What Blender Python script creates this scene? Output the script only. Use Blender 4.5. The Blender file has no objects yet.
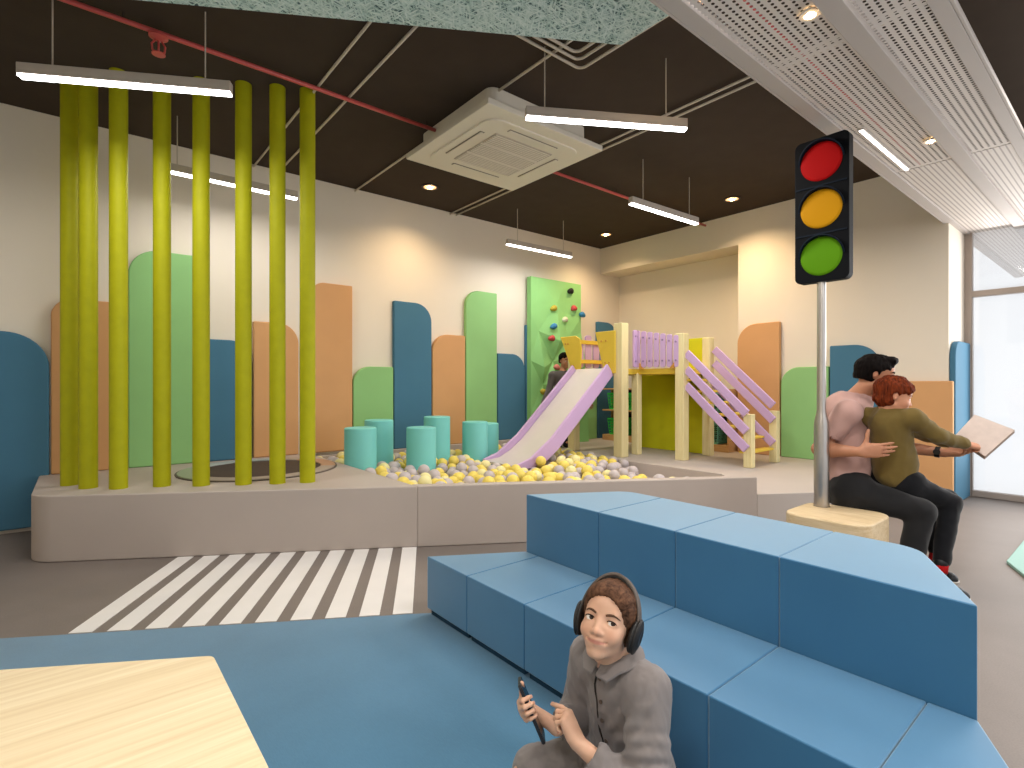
import bpy, bmesh, math, random
import numpy as np
from mathutils import Vector, Matrix, noise as mnoise
R = math.radians
random.seed(7)
scene = bpy.context.scene
COL = scene.collection

# ------------------------------------------------------------------ camera
FPX, CX, CY, CAMH = 528.0, 512.0, 384.0, 1.15
TH = math.atan2(528.0, 643.0)
CT, ST = math.cos(TH), math.sin(TH)
cam_data = bpy.data.cameras.new('camera')
cam_data.sensor_width = 36.0
cam_data.lens = FPX / 1024.0 * 36.0
cam_data.clip_start = 0.02
cam = bpy.data.objects.new('camera', cam_data)
cam.location = (0, 0, CAMH)
cam.rotation_euler = (R(90), 0, -(math.pi / 2 - math.atan2(CT, ST)))
COL.objects.link(cam)
scene.camera = cam

# ------------------------------------------------------------------ colour management, sky
scene.view_settings.view_transform = 'Standard'
scene.view_settings.look = 'None'
scene.view_settings.gamma = 1.0
scene.view_settings.use_curve_mapping = False
scene.view_settings.exposure = 0.0
world = bpy.data.worlds.new('sky')
scene.world = world
world.use_nodes = True
bg = world.node_tree.nodes['Background']
bg.inputs[0].default_value = (0.95, 0.97, 1.0, 1)
bg.inputs[1].default_value = 1.12


def area_light(name, loc, size, power, color=(1, 1, 1), rot=(0, 0, 0), parent=None, spread=180):
    ld = bpy.data.lights.new(name, 'AREA')
    ld.shape = 'RECTANGLE'
    ld.size, ld.size_y = size
    ld.energy = power
    ld.color = color
    ld.spread = R(spread)
    o = bpy.data.objects.new(name, ld)
    o.location = loc
    o.rotation_euler = rot
    COL.objects.link(o)
    if parent is not None:
        o.parent = parent
        o.location = Vector(loc) - parent.location
    return o


# daylight falling in through the glazed side of the room (the window at the end of the right wall)
area_light('daylight_window', (7.0, -1.2, 1.5), (4.6, 2.3), 130, (1.0, 0.98, 0.96), (R(90), 0, R(90)))


# ------------------------------------------------------------------ pixel <-> place (measuring helpers)
def cw(l, d, z):
    """camera-frame lateral, depth -> world"""
    return Vector((l * CT + d * ST, -l * ST + d * CT, z))


def PD(px, py, d):
    return cw((px - CX) / FPX * d, d, CAMH - (py - CY) / FPX * d)


def onz(px, py, z):
    return PD(px, py, (CAMH - z) * FPX / (py - CY))


def onx(px, py, x):
    t = (px - CX) / FPX
    return PD(px, py, x / (t * CT + ST))


def ony(px, py, y):
    t = (px - CX) / FPX
    return PD(px, py, y / (CT - t * ST))


def proj(p):
    d = p[0] * ST + p[1] * CT
    l = p[0] * CT - p[1] * ST
    return CX + l / d * FPX, CY - (p[2] - CAMH) / d * FPX


# ------------------------------------------------------------------ materials
def lin(h):
    h = h.lstrip('#')
    v = [int(h[i:i + 2], 16) / 255 for i in (0, 2, 4)]
    return tuple(c / 12.92 if c <= 0.04045 else ((c + 0.055) / 1.055) ** 2.4 for c in v) + (1,)


MATS = {}


class NT:
    def __init__(s, name):
        s.m = bpy.data.materials.new(name)
        s.m.use_nodes = True
        s.t = s.m.node_tree
        s.n = s.t.nodes
        s.b = s.n['Principled BSDF']
        s.out = s.n['Material Output']

    def new(s, typ, **kw):
        nd = s.n.new(typ)
        for k, v in kw.items():
            setattr(nd, k, v)
        return nd

    def link(s, a, b):
        s.t.links.new(a, b)

    def coord(s, scale=(1, 1, 1), rot=(0, 0, 0), kind='Object'):
        tc = s.new('ShaderNodeTexCoord')
        mp = s.new('ShaderNodeMapping')
        mp.inputs['Scale'].default_value = scale
        mp.inputs['Rotation'].default_value = rot
        s.link(tc.outputs[kind], mp.inputs['Vector'])
        return mp.outputs[0]

    def noise(s, vec, scale=5, detail=3, rough=0.5, dist=0):
        nd = s.new('ShaderNodeTexNoise')
        nd.inputs['Scale'].default_value = scale
        nd.inputs['Detail'].default_value = detail
        nd.inputs['Roughness'].default_value = rough
        nd.inputs['Distortion'].default_value = dist
        s.link(vec, nd.inputs['Vector'])
        return nd.outputs['Fac']

    def ramp(s, fac, stops):
        nd = s.new('ShaderNodeValToRGB')
        e = nd.color_ramp.elements
        while len(e) < len(stops):
            e.new(0.5)
        for i, (p, c) in enumerate(stops):
            e[i].position = p
            e[i].color = c if len(c) == 4 else tuple(c) + (1,)
        s.link(fac, nd.inputs[0])
        return nd.outputs[0]

    def math(s, op, a, b=None, c=None):
        nd = s.new('ShaderNodeMath', operation=op)
        for i, v in enumerate((a, b, c)):
            if v is None:
                continue
            if isinstance(v, (int, float)):
                nd.inputs[i].default_value = v
            else:
                s.link(v, nd.inputs[i])
        return nd.outputs[0]

    def bump(s, h, strength=0.2, dist=0.01):
        nd = s.new('ShaderNodeBump')
        nd.inputs['Strength'].default_value = strength
        nd.inputs['Distance'].default_value = dist
        s.link(h, nd.inputs['Height'])
        s.link(nd.outputs[0], s.b.inputs['Normal'])

    def set(s, rough=0.5, spec=0.5, metal=0.0, sheen=0.0, coat=0.0):
        s.b.inputs['Roughness'].default_value = rough
        s.b.inputs['Specular IOR Level'].default_value = spec
        s.b.inputs['Metallic'].default_value = metal
        s.b.inputs['Sheen Weight'].default_value = sheen
        s.b.inputs['Coat Weight'].default_value = coat


def mat(name, color, rough=0.5, spec=0.4, metal=0.0, var=0.05, vscale=6.0, bump=0.0, bscale=200.0, sheen=0.0, emit=0.0, stretch=(1, 1, 1)):
    """plain painted / fabric / plastic surface: base colour with slight procedural variation"""
    if name in MATS:
        return MATS[name]
    n = NT(name)
    c = lin(color) if isinstance(color, str) else tuple(color)[:3] + (1,)
    vec = n.coord(stretch)
    f = n.noise(vec, vscale, 4)
    lo = tuple(max(0, x * (1 - var)) for x in c[:3]) + (1,)
    hi = tuple(min(1, x * (1 + var)) for x in c[:3]) + (1,)
    n.link(n.ramp(f, [(0.3, lo), (0.7, hi)]), n.b.inputs['Base Color'])
    n.set(rough, spec, metal, sheen)
    if bump > 0:
        n.bump(n.noise(vec, bscale, 3), bump, 0.004)
    if emit > 0:
        n.b.inputs['Emission Color'].default_value = c
        n.b.inputs['Emission Strength'].default_value = emit
    MATS[name] = n.m
    return n.m


def wood(name, dark, mid, light, rot=0.0, scale=(1.2, 14, 14), rough=0.45, ring=9.0):
    if name in MATS:
        return MATS[name]
    n = NT(name)
    vec = n.coord(scale, (0, 0, rot))
    f = n.noise(vec, 2.2, 6, 0.6, 0.6)
    f2 = n.noise(vec, ring, 3, 0.55, 0.2)
    s = n.math('ADD', n.math('MULTIPLY', f, 0.65), n.math('MULTIPLY', f2, 0.35))
    n.link(n.ramp(s, [(0.33, lin(dark)), (0.5, lin(mid)), (0.66, lin(light))]), n.b.inputs['Base Color'])
    n.set(rough, 0.4)
    n.bump(s, 0.08, 0.003)
    MATS[name] = n.m
    return n.m


def emitter(name, color, strength):
    if name in MATS:
        return MATS[name]
    n = NT(name)
    n.b.inputs['Base Color'].default_value = (0.9, 0.9, 0.9, 1)
    n.b.inputs['Emission Color'].default_value = tuple(color)[:3] + (1,)
    n.b.inputs['Emission Strength'].default_value = strength
    MATS[name] = n.m
    return n.m


# ------------------------------------------------------------------ mesh building
class MB:
    def __init__(s):
        s.v, s.f = [], []

    def add(s, vs, fs):
        o = len(s.v)
        s.v += [Vector(p) for p in vs]
        s.f += [tuple(i + o for i in f) for f in fs]
        return s

    def box(s, x0, x1, y0, y1, z0, z1):
        vs = [(x, y, z) for z in (z0, z1) for (x, y) in ((x0, y0), (x1, y0), (x1, y1), (x0, y1))]
        return s.add(vs, [(3, 2, 1, 0), (4, 5, 6, 7), (0, 1, 5, 4), (1, 2, 6, 5), (2, 3, 7, 6), (3, 0, 4, 7)])

    def extrude(s, loop, vec):
        """closed 3-D loop extruded along vec"""
        vec = Vector(vec)
        a = [Vector(p) for p in loop]
        nrm = Vector((0, 0, 0))
        for i in range(len(a)):
            p, q = a[i], a[(i + 1) % len(a)]
            nrm += p.cross(q)
        if nrm.dot(vec) < 0:
            a.reverse()
        n = len(a)
        vs = a + [p + vec for p in a]
        fs = [tuple(range(n - 1, -1, -1)), tuple(range(n, 2 * n))]
        fs += [(i, (i + 1) % n, n + (i + 1) % n, n + i) for i in range(n)]
        return s.add(vs, fs)

    def prism(s, poly, z0, z1):
        return s.extrude([(p[0], p[1], z0) for p in poly], (0, 0, z1 - z0))

    def beam(s, a, b, w, h, up=(0, 0, 1)):
        """rectangular bar from a to b, width w (sideways), height h (along up)"""
        a, b, up = Vector(a), Vector(b), Vector(up)
        d = (b - a).normalized()
        side = d.cross(up).normalized()
        u = side.cross(d).normalized()
        loop = [a + side * sx * w / 2 + u * sz * h / 2 for sx, sz in ((-1, -1), (1, -1), (1, 1), (-1, 1))]
        return s.extrude(loop, b - a)

    def cyl(s, a, b, r0, r1=None, n=24, caps=True):
        r1 = r0 if r1 is None else r1
        a, b = Vector(a), Vector(b)
        d = (b - a).normalized()
        e = Vector((1, 0, 0)) if abs(d.x) < 0.9 else Vector((0, 1, 0))
        u = d.cross(e).normalized()
        w = d.cross(u)
        vs, fs = [], []
        for c, r in ((a, r0), (b, r1)):
            vs += [c + (u * math.cos(2 * math.pi * i / n) + w * math.sin(2 * math.pi * i / n)) * r for i in range(n)]
        fs += [(i, (i + 1) % n, n + (i + 1) % n, n + i) for i in range(n)]
        if caps:
            fs += [tuple(range(n - 1, -1, -1)), tuple(range(n, 2 * n))]
        return s.add(vs, fs)

    def tube(s, path, r, n=10, closed=False):
        path = [Vector(p) for p in path]
        m = len(path)
        rings = []
        ref = None
        for i, p in enumerate(path):
            if closed:
                d = (path[(i + 1) % m] - path[i - 1]).normalized()
            else:
                d = (path[min(i + 1, m - 1)] - path[max(i - 1, 0)]).normalized()
            if ref is None:
                ref = Vector((0, 0, 1)) if abs(d.z) < 0.9 else Vector((1, 0, 0))
            u = (ref - d * ref.dot(d)).normalized()
            ref = u
            w = d.cross(u)
            rr = r[i] if isinstance(r, (list, tuple)) else r
            rings.append([p + (u * math.cos(2 * math.pi * k / n) + w * math.sin(2 * math.pi * k / n)) * rr for k in range(n)])
        vs = [q for rg in rings for q in rg]
        fs = []
        for i in range(m if closed else m - 1):
            j = (i + 1) % m
            fs += [(i * n + k, i * n + (k + 1) % n, j * n + (k + 1) % n, j * n + k) for k in range(n)]
        if not closed:
            fs += [tuple(range(n - 1, -1, -1)), tuple((m - 1) * n + k for k in range(n))]
        return s.add(vs, fs)

    def lathe(s, prof, centre, n=32, axis='z'):
        c = Vector(centre)
        vs, fs = [], []
        for r, h in prof:
            for k in range(n):
                a = 2 * math.pi * k / n
                if axis == 'z':
                    vs.append(c + Vector((r * math.cos(a), r * math.sin(a), h)))
                else:
                    vs.append(c + Vector((h, r * math.cos(a), r * math.sin(a))))
        m = len(prof)
        for i in range(m - 1):
            fs += [(i * n + k, i * n + (k + 1) % n, (i + 1) * n + (k + 1) % n, (i + 1) * n + k) for k in range(n)]
        fs += [tuple(range(n - 1, -1, -1)), tuple((m - 1) * n + k for k in range(n))]
        return s.add(vs, fs)

    def ball(s, c, r, nu=20, nv=12, sc=(1, 1, 1)):
        prof = []
        c = Vector(c)
        vs, fs = [], []
        for j in range(nv + 1):
            t = math.pi * j / nv
            for k in range(nu):
                a = 2 * math.pi * k / nu
                vs.append(c + Vector((r * sc[0] * math.sin(t) * math.cos(a), r * sc[1] * math.sin(t) * math.sin(a), -r * sc[2] * math.cos(t))))
        for j in range(nv):
            fs += [(j * nu + k, j * nu + (k + 1) % nu, (j + 1) * nu + (k + 1) % nu, (j + 1) * nu + k) for k in range(nu)]
        return s.add(vs, fs)

    def xform(s, M):
        s.v = [M @ p for p in s.v]
        return s

    def build(s, name, material, parent=None, smooth=False, bevel=0.0, seg=3, auto=None):
        me = bpy.data.meshes.new(name)
        me.from_pydata([tuple(p) for p in s.v], [], s.f)
        bm = bmesh.new()
        bm.from_mesh(me)
        bmesh.ops.remove_doubles(bm, verts=bm.verts, dist=1e-6)
        bmesh.ops.recalc_face_normals(bm, faces=bm.faces)
        bm.to_mesh(me)
        bm.free()
        me.materials.append(material)
        o = bpy.data.objects.new(name, me)
        COL.objects.link(o)
        if smooth:
            me.polygons.foreach_set('use_smooth', [True] * len(me.polygons))
            if auto is not None:
                me.set_sharp_from_angle(angle=R(auto))
        if bevel > 0:
            md = o.modifiers.new('edge', 'BEVEL')
            md.width = bevel
            md.segments = seg
            md.limit_method = 'ANGLE'
            md.angle_limit = R(35)
            me.polygons.foreach_set('use_smooth', [True] * len(me.polygons))
            wn = o.modifiers.new('normals', 'WEIGHTED_NORMAL')
            wn.keep_sharp = True
        if parent is not None:
            o.parent = parent
            wl = Vector((0, 0, 0))
            q = parent
            while q is not None:
                wl += q.location
                q = q.parent
            o.location = -wl
        return o


def thing(name, label, cat, loc=(0, 0, 0), group=None):
    o = bpy.data.objects.new(name, None)
    o.empty_display_size = 0.1
    o.location = loc
    COL.objects.link(o)
    return tag(o, label, cat, group)


def tag(o, label, cat, group=None, kind=None):
    o['label'] = label
    o['category'] = cat
    if group:
        o['group'] = group
    if kind:
        o['kind'] = kind
    return o


def struct(o):
    o['kind'] = 'structure'
    return o


def arc(c, r, a0, a1, n=8):
    return [(c[0] + r * math.cos(R(a0 + (a1 - a0) * i / n)), c[1] + r * math.sin(R(a0 + (a1 - a0) * i / n))) for i in range(n + 1)]


def round_poly(pts, rad, n=6):
    """round the corners of a convex/concave 2-D polygon; rad: one radius or a list"""
    out = []
    m = len(pts)
    for i in range(m):
        p, a, b = Vector(pts[i]), Vector(pts[i - 1]), Vector(pts[(i + 1) % m])
        r = rad[i] if isinstance(rad, (list, tuple)) else rad
        if r <= 0:
            out.append(tuple(p))
            continue
        d0, d1 = (a - p).normalized(), (b - p).normalized()
        ang = d0.angle(d1)
        t = min(r / math.tan(ang / 2), (a - p).length * 0.49, (b - p).length * 0.49)
        r = t * math.tan(ang / 2)
        bis = (d0 + d1).normalized()
        c = p + bis * (r / math.sin(ang / 2))
        s0, s1 = p + d0 * t - c, p + d1 * t - c
        a0 = math.atan2(s0.y, s0.x)
        da = math.atan2(s1.y, s1.x) - a0
        while da > math.pi:
            da -= 2 * math.pi
        while da < -math.pi:
            da += 2 * math.pi
        for k in range(n + 1):
            out.append((c.x + r * math.cos(a0 + da * k / n), c.y + r * math.sin(a0 + da * k / n)))
    return out
# ================================================================== ROOM SHELL
H = 3.30          # black ceiling
YB = 5.60         # long wall (panels, climbing wall)
XR = 6.42         # short wall with the niche
XN = 6.88         # niche back
PT, PF = 0.432, 0.30   # platform top, play floor

m_wall = mat('wall_plaster', '#e6dccd', 0.9, 0.1, var=0.015, vscale=1.5)
m_ceil = mat('ceiling_black', '#453b33', 0.95, 0.1, var=0.05)
m_floor = None
n = NT('floor_vinyl')
vec = n.coord((1, 1, 1))
f1 = n.noise(vec, 1.1, 5, 0.6, 0.4)
f2 = n.noise(vec, 160, 2)
s_ = n.math('ADD', n.math('MULTIPLY', f1, 0.6), n.math('MULTIPLY', f2, 0.4))
n.link(n.ramp(s_, [(0.3, lin('#736a64')), (0.7, lin('#857b75'))]), n.b.inputs['Base Color'])
n.set(0.55, 0.3)
n.bump(f2, 0.06, 0.002)
m_floor = n.m

struct(MB().box(-4.5, 7.25, -4.5, 5.75, -0.12, 0.0).build('floor', m_floor))
struct(MB().box(-4.5, 7.25, -4.5, 5.75, H, H + 0.12).build('ceiling', m_ceil))
struct(MB().box(-4.5, XN + 0.15, YB, YB + 0.15, 0, H).build('wall_back', m_wall))
wr = MB()
NY0, NZ = 3.33, 2.90
wr.box(XR, XN + 0.12, 1.25, NY0, 0, H)
wr.box(XR, XN + 0.12, NY0, YB, NZ, H)
wr.box(XN, XN + 0.12, NY0, YB, 0, NZ)
wr.box(XN + 0.12, 7.25, 1.25, 1.40, 0, H)
struct(wr.build('wall_right', m_wall))

struct(MB().box(-1.40, -1.25, -4.5, YB, 0, H).build('unseen_wall_left', m_wall))  # out-of-view wall, set close in to block sky light and dim this end

# window in the glazed side, frame with a transom
m_alu = mat('window_metal', '#a99b91', 0.5, 0.4, metal=0.0, var=0.02)
wf = MB()
WX = 7.10
for y0, y1 in ((1.19, 1.25), (-1.05, -0.99), (-3.3, -3.24)):
    wf.box(WX - 0.03, WX + 0.05, y0, y1, 0, 2.72)
wf.box(WX - 0.03, WX + 0.05, -3.3, 1.19, 2.04, 2.10)
wf.box(WX - 0.03, WX + 0.05, -3.3, 1.19, 0.0, 0.06)
struct(wf.build('window_1', m_alu, bevel=0.004))
n = NT('milky_glass')
for nd in (n.b,):
    n.n.remove(nd)
tr = n.new('ShaderNodeBsdfTransparent')
tl = n.new('ShaderNodeBsdfTranslucent')
tl.inputs[0].default_value = (0.95, 0.96, 0.97, 1)
gl = n.new('ShaderNodeBsdfGlossy')
gl.inputs['Roughness'].default_value = 0.05
mx = n.new('ShaderNodeMixShader')
mx.inputs[0].default_value = 0.22
n.link(tr.outputs[0], mx.inputs[1])
n.link(tl.outputs[0], mx.inputs[2])
mx2 = n.new('ShaderNodeMixShader')
mx2.inputs[0].default_value = 0.05
n.link(mx.outputs[0], mx2.inputs[1])
n.link(gl.outputs[0], mx2.inputs[2])
n.link(mx2.outputs[0], n.out.inputs[0])
pane = MB()
pane.box(WX + 0.005, WX + 0.015, -3.24, 1.19, 0.06, 2.04)
pane.box(WX + 0.005, WX + 0.015, -3.24, 1.19, 2.10, 2.70)
po = pane.build('window_2', n.m)
struct(po)
# the wall over the window, above the soffit
struct(MB().box(7.10, 7.25, -4.5, 1.25, 2.86, H).build('wall_over_window', m_wall))

# ------------------------------------------------------------------ perforated soffit
m_sof = mat('soffit_white', '#d6cdc6', 0.6, 0.3, var=0.01)
m_sofe = mat('soffit_edge', '#b9b0aa', 0.6, 0.3, var=0.01)
SX0, SX1, SXM = -3.0, 10.5, 4.64
SZ = 2.70


def perf_material():
    n = NT('perforated_sheet')
    tc = n.new('ShaderNodeTexCoord')
    sp = n.new('ShaderNodeSeparateXYZ')
    n.link(tc.outputs['Object'], sp.inputs[0])
    px_, py_ = 0.0272, 0.0305
    # oblong holes on a regular grid, a blank joint every 1.19 m
    def cell(v, p):
        fr = n.math('FRACT', n.math('DIVIDE', v, p))
        return n.math('SUBTRACT', fr, 0.5)
    cx_ = n.math('MULTIPLY', cell(sp.outputs[0], px_), px_)
    cy_ = n.math('MULTIPLY', cell(sp.outputs[1], py_), py_)
    ex = n.math('DIVIDE', cx_, 0.0082)
    ey = n.math('DIVIDE', cy_, 0.0068)
    d = n.math('ADD', n.math('MULTIPLY', ex, ex), n.math('MULTIPLY', ey, ey))
    hole = n.math('LESS_THAN', d, 1.0)
    joint = n.math('ABSOLUTE', cell(n.math('ADD', sp.outputs[0], 1.36), 2.0))
    ok = n.math('MAXIMUM', n.math('LESS_THAN', joint, 0.480), n.math('GREATER_THAN', joint, 0.4935))
    a = n.math('MULTIPLY', hole, ok)
    tr = n.new('ShaderNodeBsdfTransparent')
    mx = n.new('ShaderNodeMixShader')
    n.link(a, mx.inputs[0])
    n.link(n.b.outputs[0], mx.inputs[1])
    n.link(tr.outputs[0], mx.inputs[2])
    n.link(mx.outputs[0], n.out.inputs[0])
    n.b.inputs['Base Color'].default_value = lin('#d6cdc6')
    n.set(0.6, 0.3)
    return n.m


m_perf = perf_material()
n = NT('slatted_sheet')
tc = n.new('ShaderNodeTexCoord')
sp = n.new('ShaderNodeSeparateXYZ')
n.link(tc.outputs['Object'], sp.inputs[0])
fr = n.math('FRACT', n.math('DIVIDE', sp.outputs[1], 0.0305))
g = n.math('GREATER_THAN', fr, 0.30)
n.link(n.ramp(g, [(0.0, lin('#a59a94')), (1.0, lin('#d6cdc6'))]), n.b.inputs['Base Color'])
n.set(0.6, 0.3)
n.bump(g, 0.5, 0.006)
m_slat = n.m

so = thing('ceiling_soffit', 'pale perforated metal ceiling soffit', 'soffit', (2.0, 0.9, SZ))
so['kind'] = 'structure'
del so['label']
del so['category']
fr_ = MB()
for y0, y1 in ((1.205, 1.276), (0.524, 0.585)):
    fr_.box(SX0, SX1, y0, y1, SZ - 0.012, SZ + 0.03)
fr_.box(SX0, SX1, 1.2765, 1.29, SZ - 0.012, SZ + 0.14)
fr_.box(SX0, SX1, 0.51, 0.5235, SZ - 0.012, SZ + 0.015)
struct(fr_.build('soffit_frame', m_sofe, so, bevel=0.003))
mid = MB().box(SX0, SX1, 0.785, 0.868, SZ - 0.03, SZ + 0.03)
struct(mid.build('soffit_rib', m_sofe, so, bevel=0.003))
for y0, y1 in ((0.868, 1.205), (0.585, 0.785)):
    pm = MB().add([(SX0, y0, SZ), (SXM, y0, SZ), (SXM, y1, SZ), (SX0, y1, SZ)], [(3, 2, 1, 0)])
    struct(pm.build('perforated_panel', m_perf, so))
    sl = MB().box(SXM, SX1, y0, y1, SZ - 0.002, SZ + 0.01)
    struct(sl.build('slatted_panel', m_slat, so))

# ------------------------------------------------------------------ platform, ball pit walls, play floor
m_plat = mat('platform_vinyl', '#b3a79f', 0.55, 0.3, var=0.02, vscale=3, bump=0.05, bscale=300)
m_play = mat('play_floor', '#b8aea7', 0.6, 0.3, var=0.03, vscale=2)


def fy(x):          # front face line of platform / pit
    return 3.30 - 0.611 * (x - 1.836)


FD = Vector((0.8533, -0.5214))       # along the front line
FN = Vector((0.5214, 0.8533))        # into the platform
XL, XPIT0, XPIT1, XEND = -0.24, 1.845, 4.70, 4.05
m_tramp_hole = (1.19, 4.80, 0.60)
plat = round_poly([(XL, YB), (XL, fy(XL)), (XPIT0, fy(XPIT0)), (XPIT0, YB)], [0, 0.22, 0, 0], 10)
struct(MB().prism(plat, 0, PT).build('floor_platform', m_plat, bevel=0.012))
pw = [Vector((XPIT0, fy(XPIT0))), Vector((XEND, fy(XEND)))]
pit = [tuple(pw[0]), tuple(pw[1]), tuple(pw[1] + FN * 0.08), tuple(Vector((XPIT0, fy(XPIT0))) + FN * 0.08 + FD * -0.0)]
pit[3] = (XPIT0, fy(XPIT0) + 0.08 / 0.8533)
struct(MB().prism(pit, 0, PT).build('wall_ball_pit', m_plat, bevel=0.01))
struct(MB().box(XPIT0, XPIT1, YB - 0.07, YB, 0, 0.40).build('wall_ball_pit_back', m_plat, bevel=0.01))
PITZ = 0.16
e2 = Vector((XEND, fy(XEND))) + FN * 0.08
pb = [(XPIT0, fy(XPIT0) + 0.09), (XEND, fy(XEND) + 0.09), (XPIT1, fy(XEND) + 0.09), (XPIT1, YB - 0.07), (XPIT0, YB - 0.07)]
struct(MB().prism(pb, 0, PITZ).build('floor_ball_pit', m_plat))
# play floor, lower than the rim; its edge to the pit runs parallel to the short wall
t_ = Vector((XEND, fy(XEND)))
pf = [(XPIT1, YB), (XPIT1, 2.60), (t_.x + FN.x * 0.08, t_.y + FN.y * 0.08), (t_.x, t_.y), (4.66, fy(4.66)), (6.42, 1.62), (6.42, 3.33), (XN, 3.33), (XN, YB)]
struct(MB().prism(pf, 0, PF).build('floor_play', m_play, bevel=0.006))

# ------------------------------------------------------------------ carpet and zebra crossing
n = NT('blue_carpet')
vec = n.coord((1, 1, 1))
w1 = n.noise(n.coord((1, 0.15, 1)), 420, 2)
w2 = n.noise(vec, 2.5, 4)
s_ = n.math('ADD', n.math('MULTIPLY', w1, 0.35), n.math('MULTIPLY', w2, 0.65))
n.link(n.ramp(s_, [(0.3, lin('#2f6787')), (0.7, lin('#3f789a'))]), n.b.inputs['Base Color'])
n.set(0.8, 0.25, sheen=0.6)
n.bump(w1, 0.15, 0.002)
cv0 = Vector((-0.041, 3.154))
carp = [tuple(cv0 + FD * -1.38), tuple(cv0 + FD * 2.0), (2.19, 1.70), (2.19, 0.53), (1.30, 0.02), (1.30, -2.5), (-1.22, -2.5)]
cp = MB().prism(carp, 0.0, 0.006).build('carpet', n.m)
tag(cp, 'large blue carpet covering the floor in front of the stepped bench', 'carpet')
m_white = mat('road_paint', '#e6e2df', 0.5, 0.3, var=0.02)
zc = thing('zebra_crossing', 'white striped zebra crossing marked on the grey floor between platform and carpet', 'floor marking', (0.8, 3.3, 0))
z0 = Vector((0.511, 4.135)) + Vector((0.0, 0.0))
SD = Vector((-0.503, -0.8643))
for k in range(10):
    a = Vector((1.836, fy(1.836))) - FD * (0.1623 * k - 0.004)
    b = a - FD * 0.098
    L = (3.154 - 0.0) and 1.085
    poly = [a, b, b + SD * L, a + SD * L]
    MB().prism([tuple(p) for p in poly], 0.0005, 0.0035).build('stripe', m_white, zc)

# ================================================================== WALL PANELS
BLUE, PEACH, GREEN = '#467590', '#d09e6d', '#8fc17e'
m_pan = {'blue': mat('panel_blue', BLUE, 0.75, 0.25, var=0.03, vscale=3, bump=0.04),
         'peach': mat('panel_peach', PEACH, 0.75, 0.25, var=0.03, vscale=3, bump=0.04),
         'green': mat('panel_green', GREEN, 0.75, 0.25, var=0.03, vscale=3, bump=0.04)}


def rounded_outline(u0, u1, z0, z1, side, r):
    r = min(r, (u1 - u0) * 0.96)
    if side == 'L':
        return [(u0, z0), (u1, z0), (u1, z1)] + [(u0 + r + r * math.cos(R(a)), z1 - r + r * math.sin(R(a))) for a in range(90, 181, 9)]
    return [(u0, z0), (u1, z0)] + [(u1 - r + r * math.cos(R(a)), z1 - r + r * math.sin(R(a))) for a in range(0, 91, 9)] + [(u0, z1)]


def back_panel(p0, p1, pt, yt, side, r, z0, colr, label, th=0.06):
    yf = YB - th
    u0, u1 = ony(p0, 384, yf).x, ony(p1, 384, yf).x
    zt = ony(pt, yt, yf).z
    ol = rounded_outline(u0 + 0.002, u1 - 0.002, z0, zt, side, r)
    o = MB().extrude([(u, yf, z) for u, z in ol], (0, th - 0.001, 0)).build('padded_panel', m_pan[colr], bevel=0.012)
    tag(o, label, 'wall panel', 'coloured wall panels')


def right_panel(p0, p1, pt, yt, side, r, z0, colr, label, th=0.06):
    xf = XR - th
    y0, y1 = onx(p0, 384, xf).y, onx(p1, 384, xf).y      # y decreases to the right
    zt = onx(pt, yt, xf).z
    ol = rounded_outline(-y0 + 0.002, -y1 - 0.002, z0, zt, side, r)
    o = MB().extrude([(xf, -u, z) for u, z in ol], (th - 0.001, 0, 0)).build('padded_panel', m_pan[colr], bevel=0.012)
    tag(o, label, 'wall panel', 'coloured wall panels')


zp = PT + 0.001
back_panel(-70, 49.5, 5, 331, 'R', 0.27, 0.035, 'blue', 'wide blue wall panel reaching down to the floor beside the rounded platform end')
back_panel(50.5, 127, 100, 301, 'L', 0.14, zp, 'peach', 'peach wall panel between the wide blue panel and the tall broad green one')
back_panel(128, 200, 155, 250.5, 'L', 0.22, zp, 'green', 'broad tall light green wall panel behind the lime poles')
back_panel(201, 252.5, 220, 339.5, 'R', 0.2, zp, 'blue', 'blue wall panel behind the lime poles, between green and peach panels')
back_panel(253.5, 299, 262, 321.5, 'R', 0.2, zp, 'peach', 'peach wall panel with a square corner next to a round one, behind the trampoline')
back_panel(311, 352.8, 340, 284.5, 'L', 0.14, zp, 'peach', 'tallest peach wall panel, just past the last lime pole')
back_panel(353.3, 393.7, 385, 366.8, 'L', 0.2, 0.401, 'green', 'shortest green wall panel, behind the turquoise cylinders and beside the tall blue panel')
back_panel(394.2, 432, 400, 301, 'R', 0.22, 0.401, 'blue', 'tall blue wall panel with rounded shoulder behind the turquoise cylinders')
back_panel(432.6, 465.6, 460, 335.5, 'L', 0.22, 0.401, 'peach', 'peach wall panel between the tall blue and the tall narrow green one')
back_panel(466, 497.3, 490, 292.5, 'L', 0.2, 0.401, 'green', 'tall narrow green wall panel above the ball pit')
back_panel(497.8, 525.2, 503, 353.5, 'R', 0.22, 0.401, 'blue', 'low blue wall panel next to the climbing wall')
back_panel(525.8, 545, 528, 325, 'R', 0.2, PF, 'blue', 'blue wall panel mostly hidden behind the edge of the climbing wall', th=0.045)
back_panel(583, 597.3, 590, 372, 'L', 0.15, PF, 'green', 'green wall panel seen under the slide, beside the shelves')
back_panel(598, 617.5, 603, 322, 'R', 0.25, PF, 'blue', 'dark blue wall panel in the corner behind the yellow slide board')
right_panel(737, 779.5, 775, 321.6, 'L', 0.24, PF, 'peach', 'peach wall panel behind the lilac stair rails')
right_panel(780.5, 828.5, 820, 366.5, 'L', 0.2, PF, 'green', 'green wall panel between the wooden stairs and the traffic light pole')
right_panel(829.3, 880, 838, 345.5, 'R', 0.24, PF, 'blue', "blue wall panel behind the seated man's head")
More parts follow.
